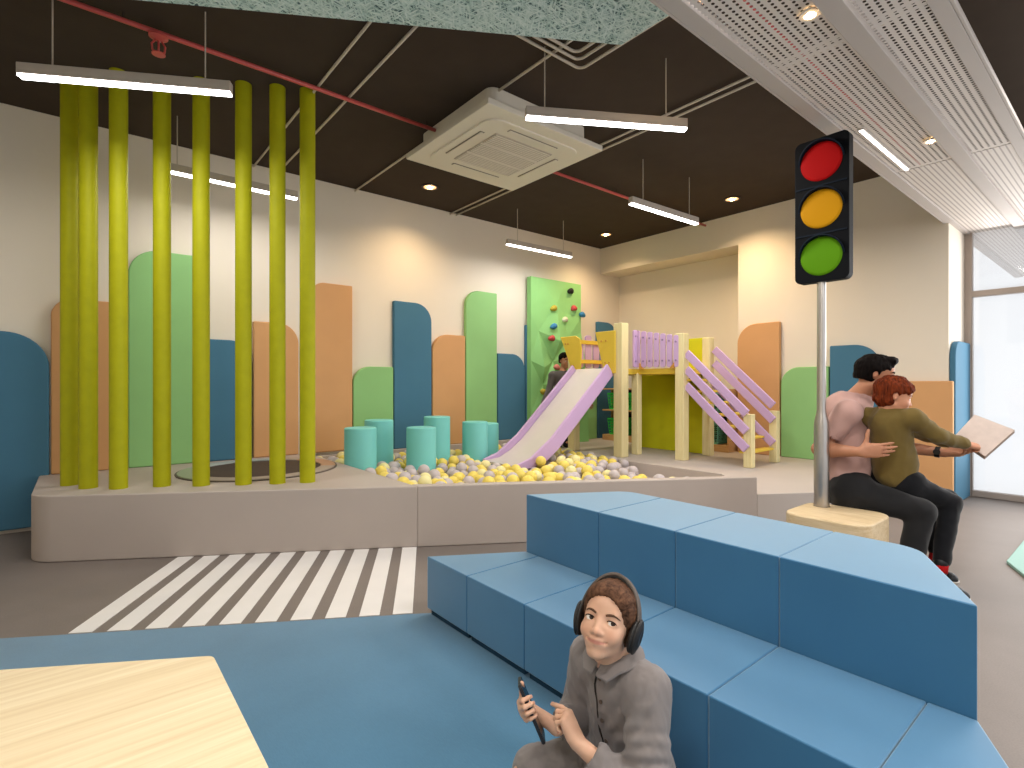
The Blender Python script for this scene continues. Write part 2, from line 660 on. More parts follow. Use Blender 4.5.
right_panel(881, 953, 935, 381, 'L', 0.12, 0.0, 'peach', 'low wide peach wall panel behind the child with the book')
y_j = 1.25 - 0.05
ol = rounded_outline(6.43, 7.06, 0.0, ony(960, 341, y_j).z, 'L', 0.18)
o = MB().extrude([(u, y_j, z) for u, z in ol], (0, 0.049, 0)).build('padded_panel', m_pan['blue'], bevel=0.012)
tag(o, 'narrow blue wall panel standing next to the window frame', 'wall panel', 'coloured wall panels')
# ================================================================== CEILING: pendants, downlights, pipes, air conditioner
m_lamp_body = mat('lamp_body', '#b9aea2', 0.5, 0.4, var=0.02)
m_lamp_glow = emitter('lamp_glow', (1.0, 0.98, 0.95), 9.0)
m_wire = mat('steel_wire', '#c2b6a6', 0.5, 0.4)


def pendant(pa, pb, label, w1, w2, power, a=None, b=None):
    """bar lamp between two pixel-measured ends of its glowing lower edge (z = 2.83)"""
    z = 2.83
    if a is None:
        a, b = onz(pa[0], pa[1], z), onz(pb[0], pb[1], z)
    c = (a + b) / 2
    d = (b - a).normalized()
    L = (b - a).length
    t = thing('pendant_light', label, 'pendant light', (c.x, c.y, z), 'bar shaped pendant lights')
    s = Vector((-d.y, d.x, 0))
    hw = 0.026
    MB().beam(a + Vector((0, 0, 0.044)), b + Vector((0, 0, 0.044)), 2 * hw, 0.060).build('housing', m_lamp_body, t, bevel=0.004)
    MB().beam(a + d * 0.004 + Vector((0, 0, 0.008)), b - d * 0.004 + Vector((0, 0, 0.008)), 2 * hw - 0.008, 0.014).build('diffuser', m_lamp_glow, t)
    for f in (w1, w2):
        p = a + (b - a) * f
        MB().cyl(p + Vector((0, 0, 0.073)), (p.x, p.y, H), 0.004, n=8).build('hanging_wire', m_wire, t)
    area_light('pendant_lamp', (c.x, c.y, z - 0.012), (L * 0.98, 0.04), power, (1.0, 0.965, 0.92), (0, 0, math.atan2(d.y, d.x)), t)
    return t


pendant((19, 77.5), (231.5, 95.5), 'large bar pendant light hanging in front of the lime pole tops', 0.15, 0.87, 18)
pendant((525.5, 119), (686, 131), 'bar pendant light hanging in front of the ceiling air conditioner', 0.115, 0.87, 30)
pendant((630.5, 204.5), (697, 225), 'bar pendant light above the wooden playhouse, ending near the short wall', 0.17, 0.87, 24)
pendant((507, 245), (571, 258), 'small bar pendant light near the climbing wall', 0.15, 0.87, 13)
pendant((170, 173), (297, 200), 'bar pendant light seen between the lime poles', 0.05, 0.85, 10)
# unseen bar lights added to brighten the carpet, bench, walkway and window side
def added_pendant(a, b, label, power):
    pendant(None, None, label, 0.15, 0.85, power, Vector(a), Vector(b))


added_pendant((0.85, 0.95, 2.83), (2.05, 0.215, 2.83), 'added unseen bar pendant light over the stepped bench', 80)
added_pendant((-1.05, 0.62, 2.83), (-0.05, 0.0, 2.83), 'added unseen bar pendant light over the play table', 42)
added_pendant((1.4, -1.5, 2.83), (2.6, -2.23, 2.83), 'added unseen bar pendant light over the walkway past the bench', 56)
added_pendant((3.9, 0.2, 2.83), (5.1, -0.53, 2.83), 'added unseen bar pendant light in front of the tall window', 34)
m_down_rim = mat('downlight_rim', '#2b241f', 0.5, 0.4)
m_down_glow = emitter('downlight_glow', (1.0, 0.66, 0.30), 60.0)


m_down_halo = emitter('downlight_halo', (1.0, 0.36, 0.07), 0.9)  # orange halo round the bulb, imitated by a faintly glowing ring


def downlight(p, label, power, zc, r=0.045, rim=None, big=True):
    t = thing('downlight', label, 'downlight', (p.x, p.y, zc), 'warm ceiling downlights')
    ro = r * 1.6 if big else r
    prof = [(ro + 0.02, 0.0), (ro + 0.02, -0.011), (ro + 0.004, -0.011), (ro, -0.004)]
    mb = MB()
    nseg = 28
    vs, fs = [], []
    for rr, hh in prof:
        vs += [(p.x + rr * math.cos(2 * math.pi * k / nseg), p.y + rr * math.sin(2 * math.pi * k / nseg), zc + hh) for k in range(nseg)]
    for i in range(3):
        fs += [(i * nseg + k, i * nseg + (k + 1) % nseg, (i + 1) * nseg + (k + 1) % nseg, (i + 1) * nseg + k) for k in range(nseg)]
    mb.add(vs, fs)
    mb.build('rim', rim or m_down_rim, t, smooth=True, auto=40)
    if big:
        MB().lathe([(r * 1.55, -0.010), (r * 1.0, -0.005), (0.002, -0.0045)], p.xy.to_3d() + Vector((0, 0, zc)), 28).build('glow_halo', m_down_halo, t, smooth=True, auto=50)
    MB().lathe([(0.001, -0.020), (r * 0.55, -0.018), (r * 0.75, -0.006)], p.xy.to_3d() + Vector((0, 0, zc)), 20).build('bulb', m_down_glow, t, smooth=True)
    ld = bpy.data.lights.new('downlight_lamp', 'SPOT')
    ld.energy = power
    ld.color = (1.0, 0.72, 0.42)
    ld.spot_size = R(140)
    ld.spot_blend = 0.9
    ld.shadow_soft_size = 0.03
    lo = bpy.data.objects.new('downlight_lamp', ld)
    COL.objects.link(lo)
    lo.parent = t
    lo.location = (0, 0, -0.03)


downlight(onz(430, 186.5, H), 'warm downlight in the black ceiling below the air conditioner, toward the long wall', 70, H)
downlight(onz(606, 234, H), 'warm downlight in the black ceiling close to the room corner', 70, H)
downlight(onz(732, 198.5, H), 'warm downlight in the black ceiling beside the traffic light', 105, H)
downlight(onz(690, 4, H), 'warm downlight glimpsed through the holes of the perforated soffit', 6, H)
m_sof_rim = mat('soffit_light_rim', '#d8d0c8', 0.5, 0.4)
downlight(onz(810, 13, SZ - 0.003), 'small downlight in the perforated soffit at the top of the picture', 5, SZ - 0.003, 0.02, m_sof_rim, False)
downlight(onz(930.5, 140, SZ - 0.003), 'small downlight in the perforated soffit toward the window', 5, SZ - 0.003, 0.02, m_sof_rim, False)
la, lb = onz(860.5, 129.3, SZ - 0.004), onz(908.4, 169.6, SZ - 0.004)
t = thing('recessed_strip_light', 'thin glowing strip light set into the perforated soffit', 'strip light', (la.x, la.y, SZ))
MB().box(la.x, lb.x, la.y - 0.016, la.y + 0.016, SZ - 0.008, SZ + 0.02).build('frame', m_sof_rim, t)
MB().box(la.x + 0.01, lb.x - 0.01, la.y - 0.010, la.y + 0.010, SZ - 0.010, SZ - 0.006).build('diffuser', m_lamp_glow, t)

# ---- pipes on the ceiling
AZ = 3.10
cs = [onz(409.2, 159, AZ), onz(488.2, 100.5, AZ), onz(600, 151.8, AZ), onz(511.8, 192, AZ)]
ax0 = (cs[0].x + cs[1].x) / 2
ax1 = (cs[2].x + cs[3].x) / 2
ay0 = (cs[1].y + cs[2].y) / 2
ay1 = (cs[0].y + cs[3].y) / 2
acx, acy = (ax0 + ax1) / 2, (ay0 + ay1) / 2
hx, hy = (ax1 - ax0) / 2, (ay1 - ay0) / 2
BX, BY = (acx - hx + 0.085, acx + hx - 0.085), (acy - hy + 0.085, acy + hy - 0.085)
m_pipe = mat('conduit_cream', '#cfc3b2', 0.5, 0.4, var=0.02)
m_red = mat('sprinkler_red', '#c4534e', 0.4, 0.5, var=0.04)
PZ = H - 0.02


def conduit(p, label, y0, y1=YB, z=PZ, r=0.0095):
    x = onz(p[0], p[1], z).x
    o = MB().tube([(x, y0, z), (x, (y0 + y1) / 2, z), (x, y1, z)], r, 8).build('conduit', m_pipe, smooth=True)
    tag(o, label, 'pipe', 'cream conduits on the ceiling')


conduit((370, 22), 'cream ceiling conduit crossing the red pipe, closer to the lime poles', 1.9)
conduit((414, 28.5), 'cream ceiling conduit crossing the red pipe, closer to the air conditioner', 1.9)
conduit((567, 43), 'cream ceiling conduit running from the wood wool panel to the air conditioner', 1.9, BY[0])
conduit((567, 43), 'cream ceiling conduit running from the air conditioner to the long wall', BY[1])
conduit((679, 109), 'cream ceiling conduit passing the far corner of the air conditioner, outer of a close pair', 1.0)
conduit((679, 115.5), 'cream ceiling conduit passing the far corner of the air conditioner, inner of a close pair', 1.0)
for (c, lab) in (((580.7, 69.5), 'outer bent conduit of the nested three beside the wood wool panel'), ((578.3, 60.7), 'middle bent conduit of the nested three beside the wood wool panel'), ((576.7, 53.3), 'inner bent conduit of the nested three beside the wood wool panel')):
    p = onz(c[0], c[1], PZ - 0.021)
    r = 0.05
    PV = PZ - 0.021
    path = [(p.x - 2.0, p.y, PV)] + [(p.x - r + r * math.sin(R(a)), p.y - r + r * math.cos(R(a)), PV) for a in range(0, 91, 15)] + [(p.x, 1.35, PV)]
    o = MB().tube(path, 0.0095, 8).build('conduit', m_pipe, smooth=True)
    tag(o, lab, 'pipe', 'cream conduits on the ceiling')
pz = H - 0.05
yp = onz(340, 96.7, pz).y
pr = thing('sprinkler_pipe', 'red sprinkler pipe running along the black ceiling past the air conditioner', 'pipe', (2.5, yp, pz))
for xa, xb in ((-2.0, BX[0]), (BX[1], XR)):
    MB().tube([(xa, yp, pz), ((xa + xb) / 2, yp, pz), (xb, yp, pz)], 0.015, 10).build('pipe_run', m_red, pr, smooth=True)
for xx in (0.2, 2.2, 4.6, 6.2):
    MB().cyl((xx, yp, pz + 0.01), (xx, yp, H), 0.005, n=8).build('pipe_hanger', m_ceil, pr)
sp0 = onz(160, 33, pz)
sp0 = Vector((onx(160, 33, 0).x, yp, pz))
xs = None
for i in range(400):
    xq = -1 + i * 0.01
    if abs(proj((xq, yp, pz))[0] - 160) < 1.5:
        xs = xq
        break
sk = thing('fire_sprinkler', 'red sprinkler head hanging from the red ceiling pipe', 'sprinkler', (xs, yp, pz - 0.015))
c = Vector((xs, yp, pz))
MB().lathe([(0.014, -0.012), (0.05, -0.016), (0.05, -0.03), (0.03, -0.04), (0.014, -0.05)], c, 20).build('cap', m_red, sk, smooth=True, auto=40)
fr2 = MB()
for s in (-1, 1):
    fr2.tube([c + Vector((s * 0.014, 0, -0.045)), c + Vector((s * 0.034, 0, -0.075)), c + Vector((s * 0.030, 0, -0.11)), c + Vector((s * 0.006, 0, -0.125))], 0.006, 8)
fr2.cyl(c + Vector((0, 0, -0.05)), c + Vector((0, 0, -0.12)), 0.006, n=8)
fr2.build('frame', m_red, sk, smooth=True)
MB().lathe([(0.003, -0.122), (0.036, -0.126), (0.036, -0.131), (0.003, -0.134)], c, 16).build('deflector', m_red, sk, smooth=True, auto=40)
o = MB().tube([(0.5, 1.405, 3.2), (3, 1.405, 3.2), (7, 1.385, 3.2)], 0.017, 8).build('sprinkler_pipe', m_red, smooth=True)
tag(o, 'second red pipe, visible only as red dots through the perforated soffit', 'pipe')

# ---- air conditioner cassette
m_ac = mat('ac_cream', '#d9d1c2', 0.5, 0.4, var=0.01)
m_acd = mat('ac_slot', '#7c7468', 0.6, 0.3, var=0.02)
m_acg = mat('ac_grille', '#b3a999', 0.55, 0.3, var=0.02)
ac = thing('air_conditioner', 'square cream air conditioner cassette hanging from the black ceiling', 'air conditioner', (acx, acy, AZ))
bd = round_poly([(acx - hx + 0.09, acy - hy + 0.09), (acx + hx - 0.09, acy - hy + 0.09), (acx + hx - 0.09, acy + hy - 0.09), (acx - hx + 0.09, acy + hy - 0.09)], 0.07)
MB().prism(bd, AZ + 0.05, H).build('body', m_ac, ac, bevel=0.006)


def ring_panel(mb, c, ho, hi, z0, z1):
    vs = []
    for (hx_, hy_), z in (((ho[0], ho[1]), z0), ((hi[0], hi[1]), z1)):
        vs += [(c[0] - hx_, c[1] - hy_, z), (c[0] + hx_, c[1] - hy_, z), (c[0] + hx_, c[1] + hy_, z), (c[0] - hx_, c[1] + hy_, z)]
    return mb.add(vs, [(i, (i + 1) % 4, 4 + (i + 1) % 4, 4 + i) for i in range(4)])


MB().box(acx - hx, acx + hx, acy - hy, acy + hy, AZ, AZ + 0.045).build('fascia', m_ac, ac, bevel=0.006)
mb = MB()
q = 0.80
loop = round_poly([(acx - hx * q, acy - hy * q), (acx + hx * q, acy - hy * q), (acx + hx * q, acy + hy * q), (acx - hx * q, acy + hy * q)], 0.12)
mb.prism(loop, AZ - 0.010, AZ + 0.005)
mb.build('inner_panel', m_ac, ac, bevel=0.008)
mb = MB()
g = 0.50
mb.box(acx - hx * g, acx + hx * g, acy - hy * g, acy + hy * g, AZ - 0.016, AZ - 0.006)
gr = mb.build('intake_grille', m_acg, ac, bevel=0.003)
mb = MB()
for k in range(22):
    y = acy - hy * g + 0.02 + (2 * hy * g - 0.04) * k / 21
    mb.box(acx - hx * g + 0.015, acx + hx * g - 0.015, y - 0.005, y + 0.005, AZ - 0.020, AZ - 0.015)
for f in (-0.33, 0.33):
    mb.box(acx - hx * g, acx + hx * g, acy + hy * g * f * 1.0 - 0.008, acy + hy * g * f + 0.008, AZ - 0.022, AZ - 0.015)
mb.build('grille_slats', m_ac, gr)
for (dx, dy) in ((0, -1), (0, 1), (-1, 0), (1, 0)):
    mb = MB()
    mf = MB()
    if dx == 0:
        cyy = acy + dy * hy * 0.66
        mb.box(acx - hx * 0.42, acx + hx * 0.42, cyy - 0.020, cyy + 0.020, AZ - 0.013, AZ - 0.009)
        mf.box(acx - hx * 0.41, acx + hx * 0.41, cyy - 0.012, cyy + 0.016, AZ - 0.018, AZ - 0.012)
    else:
        cxx = acx + dx * hx * 0.66
        mb.box(cxx - 0.020, cxx + 0.020, acy - hy * 0.42, acy + hy * 0.42, AZ - 0.013, AZ - 0.009)
        mf.box(cxx - 0.012, cxx + 0.016, acy - hy * 0.41, acy + hy * 0.41, AZ - 0.018, AZ - 0.012)
    sl = mb.build('air_outlet', m_acd, ac)
    mf.build('louver', m_ac, sl, bevel=0.003)

# ---- hanging wood wool panel
n = NT('wood_wool')
dark = None
acc = None
for i, (rot, off) in enumerate(((0.3, 0), (1.25, 3.1), (2.2, 7.7), (2.9, 1.7))):
    tc = n.new('ShaderNodeTexCoord')
    mp = n.new('ShaderNodeMapping')
    mp.inputs['Location'].default_value = (off, off * 0.7, 0)
    mp.inputs['Rotation'].default_value = (0, 0, rot)
    mp2 = n.new('ShaderNodeMapping')
    mp2.inputs['Scale'].default_value = (18, 110, 10)
    n.link(tc.outputs['Object'], mp.inputs[0])
    n.link(mp.outputs[0], mp2.inputs[0])
    f = n.noise(mp2.outputs[0], 1.0, 1.5, 0.5, 0.3)
    acc = f if acc is None else n.math('MAXIMUM', acc, f)
n.link(n.ramp(acc, [(0.47, lin('#4a6266')), (0.53, lin('#a4c2be')), (0.60, lin('#c6dcd8')), (0.72, lin('#dcebe8'))]), n.b.inputs['Base Color'])
n.set(0.9, 0.15)
n.bump(acc, 0.8, 0.02)
WZ = 2.95
wc = onz(621.7, 45.3, WZ)
wfar = Vector((wc.x, wc.y)) - FD * 3.1
wpoly = [(wc.x, wc.y), (wc.x, 1.37), (-0.5, 1.37), (wfar.x, wfar.y - 0.6), tuple(wfar)]
o = MB().prism(wpoly, WZ, WZ + 0.05).build('acoustic_ceiling_panel', n.m, bevel=0.003)
wt = o
tag(o, 'pale teal wood wool acoustic panel hanging under the black ceiling', 'acoustic panel')
hw = MB()
for (x, y) in ((wc.x - 0.25, wc.y - 0.1), (wc.x - 1.6, wc.y + 0.5)):
    hw.cyl((x, y, WZ + 0.05), (x, y, H), 0.004, n=8)
hw.build('hanging_wire', m_wire, o)
# ================================================================== LIME POLES, TRAMPOLINE, CYLINDERS
m_lime = mat('pole_lime', '#a9a800', 0.6, 0.3, var=0.05, vscale=14, bump=0.12, bscale=90)
ords = ['first', 'second', 'third', 'fourth', 'fifth', 'sixth', 'seventh', 'last']
px_poles = [(69.8, 486.0), (88.3, 489.0), (118.6, 489.5), (162, 487.2), (201.2, 486.6), (243.5, 485.4), (277.5, 484.4), (307.5, 483.2)]
for i, (px, py) in enumerate(px_poles):
    b = onz(px, py, PT)
    dirn = Vector((b.x, b.y)).normalized()
    c = Vector((b.x, b.y)) + dirn * 0.054
    o = MB().cyl((c.x, c.y, PT), (c.x, c.y, H - 0.001), 0.054, n=36).build('pole', m_lime, smooth=True, auto=40)
    tag(o, '%s lime green floor-to-ceiling pole counted from the rounded platform end' % ords[i], 'pole', 'row of lime green poles')

tx, ty, tr_ = m_tramp_hole
tr = thing('trampoline', 'round dark trampoline let into the grey platform behind the lime poles', 'trampoline', (tx, ty, PT))
m_mesh = mat('tramp_mesh', '#4b4039', 0.7, 0.2, var=0.06)
n = NT('tramp_pad')
tc = n.new('ShaderNodeTexCoord')
sp = n.new('ShaderNodeSeparateXYZ')
n.link(tc.outputs['Object'], sp.inputs[0])
ang = n.math('ARCTAN2', sp.outputs[1], sp.outputs[0])
f = n.math('ADD', n.math('DIVIDE', ang, 2 * math.pi), 0.5)
rp = n.new('ShaderNodeValToRGB')
rp.color_ramp.interpolation = 'CONSTANT'
e = rp.color_ramp.elements
stops = [(0.0, '#96a387'), (0.08, '#a3968a'), (0.42, '#b58f74'), (0.60, '#a3968a'), (0.66, '#9fa9a9'), (0.90, '#96a387')]
while len(e) < len(stops):
    e.new(0.5)
for i, (p_, c_) in enumerate(stops):
    e[i].position = p_
    e[i].color = lin(c_)
n.link(f, rp.inputs[0])
n.link(rp.outputs[0], n.b.inputs['Base Color'])
n.set(0.6, 0.3)
m_padring = n.m


def flat_ring(r0, r1, z0, z1, c, nseg=64):
    mb = MB()
    vs = []
    for r, z in ((r0, z0), (r0, z1), (r1, z1), (r1, z0)):
        vs += [(c[0] + r * math.cos(2 * math.pi * k / nseg), c[1] + r * math.sin(2 * math.pi * k / nseg), z) for k in range(nseg)]
    fs = []
    for i in range(4):
        j = (i + 1) % 4
        fs += [(i * nseg + k, i * nseg + (k + 1) % nseg, j * nseg + (k + 1) % nseg, j * nseg + k) for k in range(nseg)]
    return mb.add(vs, fs)


po = flat_ring(tr_ * 0.80, tr_, 0, 0.014, (0, 0)).build('padded_rim', m_padring, None, bevel=0.004)
po.parent = tr
MB().cyl((tx, ty, PT + 0.0005), (tx, ty, PT + 0.004), tr_ * 0.80, n=64).build('jumping_mat', m_mesh, tr)
m_seamd = mat('rim_edge', '#5c524a', 0.6, 0.3)
flat_ring(tr_, tr_ + 0.014, PT + 0.0005, PT + 0.008, (tx, ty)).build('outer_ring', m_seamd, tr)

m_teal = mat('cylinder_teal', '#7bcdc9', 0.5, 0.35, var=0.03, vscale=3)
cyls = [(360.5, 4.80, 0.755, 'turquoise foam cylinder nearest the trampoline, front one of its pair'),
        (379, 5.32, 0.790, 'turquoise foam cylinder half hidden behind the one nearest the trampoline'),
        (421.3, 5.10, 0.735, 'turquoise foam cylinder in the middle of the ball pit, in front of the tallest one'),
        (437, 5.72, 0.800, 'tallest turquoise foam cylinder, in front of the peach panel in the middle'),
        (475, 5.88, 0.733, 'turquoise foam cylinder closest to the slide, front one of its pair'),
        (486.5, 6.20, 0.693, 'turquoise foam cylinder almost hidden behind the one closest to the slide')]
cyl_xy = []
for px, d, zt, lab in cyls:
    c = PD(px, 384, d)
    r = 0.142
    cyl_xy.append((c.x, c.y, r))
    o = MB().cyl((c.x, c.y, PITZ), (c.x, c.y, zt), r, n=48).build('foam_cylinder', m_teal, bevel=0.012)
    tag(o, lab, 'foam cylinder', 'turquoise foam cylinders in the ball pit')

# ================================================================== PLAYHOUSE
m_lw = wood('pale_wood', '#d8c892', '#e0d3a0', '#e8dcae', 0, (14, 14, 1.0), 0.5)
m_yel = mat('board_yellow', '#dcbd42', 0.5, 0.35, var=0.04, vscale=5)
m_limeb = mat('board_lime', '#cfce1c', 0.6, 0.3, var=0.03)
m_lil = mat('board_lilac', '#c4a6d0', 0.45, 0.35, var=0.03, vscale=4)
m_bolt = mat('bolt_cap', '#8f79a0', 0.4, 0.5)
m_slide = mat('slide_bed', '#cfc8c4', 0.25, 0.5, var=0.02)
DZ = 1.33     # deck height
ph = thing('playhouse', 'wooden playhouse with yellow deck, lilac railing and lime back board', 'playhouse', (5.4, 3.9, PF))


def post(x, y, w, z1, z0=PF, name='post', par=None):
    return MB().box(x - w / 2, x + w / 2, y - w / 2, y + w / 2, z0, z1).build(name, m_lw, par or ph, bevel=0.008)


pA, pB, pC, pS, pD = (4.90, 3.96), (5.22, 3.98), (5.22, 3.36), (4.91, 4.73), (5.80, 3.38)
post(*pA, 0.125, 1.86)
post(*pB, 0.09, DZ - 0.05)
post(*pC, 0.11, 1.715)
post(*pS, 0.11, 1.70)
post(*pD, 0.10, 1.70)
post(5.80, 4.70, 0.10, 1.70)
# deck: main part and slide bay
dk = [(5.20, 3.34), (5.83, 3.34), (5.83, 4.76), (4.88, 4.76), (4.88, 3.95), (5.20, 3.95)]
MB().prism(dk, DZ - 0.065, DZ).build('deck', m_yel, ph, bevel=0.005)
# lime back board
bb = MB()
bb.box(5.835, 5.86, 3.42, 4.38, PF + 0.005, DZ)
bb.box(5.835, 5.86, 3.42, 3.86, DZ, 1.71)
bb.build('back_board', m_limeb, ph, bevel=0.004)


def slat(c, u, w, z0, z1, th, nrm, parent, name='railing_slat'):
    """upright board with rounded ends, bolts near both ends"""
    c, u, nrm = Vector(c), Vector(u), Vector(nrm)
    r = w / 2
    pts = []
    for a in range(0, 181, 20):
        pts.append((r * math.cos(R(a)), z1 - r * 0.6 + r * 0.6 * math.sin(R(a))))
    for a in range(180, 361, 20):
        pts.append((r * math.cos(R(a)), z0 + r * 0.6 + r * 0.6 * math.sin(R(a))))
    loop = [c + u * p + Vector((0, 0, z)) for p, z in pts]
    o = MB().extrude(loop, nrm * th).build(name, m_lil, parent, bevel=0.003)
    b = MB()
    for z in (z0 + 0.075, z1 - 0.075):
        q = c + Vector((0, 0, z)) + nrm * th
        b.cyl(q - nrm * 0.002, q + nrm * 0.005, 0.012, n=12)
    b.build('bolt_cap', m_bolt, o, smooth=True, auto=40)
    return o


# railing along the deck front, seven boards between posts, one on the short return
for k in range(7):
    f = k / 6
    y = 3.93 + (3.40 - 3.93) * f
    slat((5.185, y, 0), (0, 1, 0), 0.066, 1.345 - 0.004 * f, 1.79 - 0.09 * f, 0.022, (-1, 0, 0), ph)
slat((5.10, 3.925, 0), (1, 0, 0), 0.07, 1.345, 1.79, 0.022, (0, -1, 0), ph)
rb = MB()
for z in (1.42, 1.66):
    rb.beam((5.205, 3.98, z), (5.205, 3.36, z - 0.03), 0.03, 0.05)
rb.build('railing_rail', m_lw, ph, bevel=0.003)
# triangular gussets at the foot of the railing
m_org = mat('gusset_orange', '#c58f3e', 0.5, 0.35)
for (y, s) in ((3.90, -1), (3.42, 1)):
    MB().extrude([(5.16, y, DZ), (5.16, y + s * 0.06, DZ), (5.16, y, DZ + 0.07)], (0.02, 0, 0)).build('gusset', m_org, ph)


# flared yellow boards beside the slide mouth
def flare(y_tl, y_tr, y_bl, y_br, z0, z1, curved):
    x = 4.845
    pts = [(y_bl, z0), (y_br, z0)]
    if curved:
        pts += [(y_br - 0.02, z1 - 0.16), (y_tr + 0.05, z1 - 0.04), (y_tr + 0.12, z1)]
    else:
        pts += [(y_tr, z1)]
    pts += [(y_tl, z1)]
    return MB().extrude([(x, y, z) for y, z in pts], (-0.025, 0, 0)).build('flared_board', m_yel, ph, bevel=0.006)


fb1 = flare(4.885, 4.50, 4.66, 4.54, 1.28, 1.755, True)
fb2 = flare(4.29, 3.985, 4.15, 3.985, 1.275, 1.775, False)
for fb, spots_ in ((fb1, ((4.79, 1.66), (4.745, 1.66), (4.68, 1.38), (4.645, 1.38))), (fb2, ((4.19, 1.66), (4.12, 1.66), (4.13, 1.40), (4.07, 1.40)))):
    for y, z in spots_:
        MB().cyl((4.822, y, z), (4.814, y, z), 0.012, n=12).build('bolt_cap', m_org, fb, smooth=True, auto=40)
# far railing: two yellow rails with lilac boards behind the slide mouth
rr = MB()
for z in (1.70, 1.445):
    rr.box(4.96, 5.78, 4.745, 4.785, z - 0.025, z + 0.025)
rr.build('railing_rail', m_yel, ph, bevel=0.003)
for k in range(5):
    slat((5.10 + 0.155 * k, 4.79, 0), (1, 0, 0), 0.12, 1.36, 1.80 if k == 1 else 1.72, 0.02, (0, 1, 0), ph)

# slide
sl = thing('slide', 'lilac and pale grey slide running from the playhouse deck down into the ball pit', 'slide', (3.6, 4.33, PITZ))
path = [(4.818, 1.335), (4.80, 1.325), (4.74, 1.27), (4.30, 0.875), (3.90, 0.52), (3.72, 0.405), (3.58, 0.345), (3.38, 0.325)]
SY0, SY1 = 4.03, 4.62


def side_board(y, th):
    up, dn = [], []
    for i, (x, z) in enumerate(path[1:]):
        i0 = max(i, 0)
        a = Vector(path[i]); b = Vector(path[min(i + 2, len(path) - 1)])
        d = (b - a).normalized()
        nn = Vector((-d.y, d.x)) * (1 if d.x > 0 else -1)
        if nn.y < 0:
            nn = -nn
        top, bot = 0.075, 0.085
        if i >= len(path) - 3:
            top, bot = 0.05, 0.05
        if i == len(path) - 2:
            top = 0.015
        up.append((x + nn.x * top, y, z + nn.y * top))
        dn.append((x - nn.x * bot, y, z - nn.y * bot))
    return MB().extrude(up + dn[::-1], (0, th, 0)).build('side_board', m_lil, sl, bevel=0.008)


side_board(SY0, 0.035)
side_board(SY1 - 0.035, 0.035)
bm_ = MB()
bed = [(x, SY0 + 0.02, z) for x, z in path] + [(x, SY0 + 0.02, z - 0.025) for x, z in path[::-1]]
bm_.extrude(bed, (0, SY1 - SY0 - 0.04, 0))
bm_.build('bed', m_slide, sl, smooth=True, auto=30)

# stairs
st = thing('stairs', 'wooden play stairs with yellow treads and lilac rails leading up to the playhouse deck', 'stairs', (5.53, 2.9, PF))
XS0, XS1 = 5.235, 5.80
pE, pF_ = (5.275, 2.62), (5.86, 2.63)
post(*pE, 0.085, 0.845, name='newel_post', par=st)
post(*pF_, 0.085, 0.86, name='newel_post', par=st)
for k in range(7):
    z = 0.4625 + 0.1235 * k
    y = 2.655 + 0.101 * k
    MB().box(XS0, 5.788, y - 0.05, y + 0.05, z - 0.022, z).build('tread', m_yel, st, bevel=0.004)
ya, yb = 3.303, 2.62
for x, offs, w in ((5.2175, (1.495, 1.315, 1.135), 0.115), (5.803, (1.56, 1.40, 1.15), 0.115)):
    for j, z in enumerate(offs):
        drop = 0.645
        nm = 'stringer' if j == 2 else 'handrail'
        a, b = Vector((x, ya, z)), Vector((x, yb, z - drop))
        MB().beam(a, b, 0.028, w * 0.78).build(nm, m_lil, st, bevel=0.008)

# ================================================================== SHELVES WITH BASKETS
m_shelf = wood('shelf_wood', '#b98d5b', '#c79c69', '#d3ab78', 0, (14, 1.2, 14), 0.5)
m_shelfb = mat('shelf_back', '#2e3336', 0.7, 0.2)
sh = thing('shelf_unit', 'low wooden shelf unit with dark back standing in the wall niche', 'shelf', (6.45, 4.4, PF))
sx0, sx1, sy0, sy1 = 6.20, 6.58, 3.345, 5.37
MB().box(sx0, sx1, sy0, sy1, PF, PF + 0.085).build('plinth', m_shelf, sh, bevel=0.004)
for z in (0.755, 1.075):
    MB().box(sx0, sx1, sy0, sy1, z - 0.011, z + 0.011).build('shelf_board', m_shelf, sh, bevel=0.003)
for y in (sy0 + 0.01, 3.9, 4.55, sy1 - 0.012):
    MB().box(sx0 + (0.20 if y > 5.3 else 0.015), sx1, y - 0.011, y + 0.011, PF + 0.08, 1.066).build('side_panel', m_shelf, sh)
MB().box(sx1 - 0.012, sx1, sy0, sy1, PF + 0.08, 1.066).build('back_panel', m_shelfb, sh)
m_bg = mat('basket_green', '#35c44a', 0.4, 0.4, var=0.04)
m_bt = mat('basket_teal', '#7fd0c0', 0.4, 0.4, var=0.04)


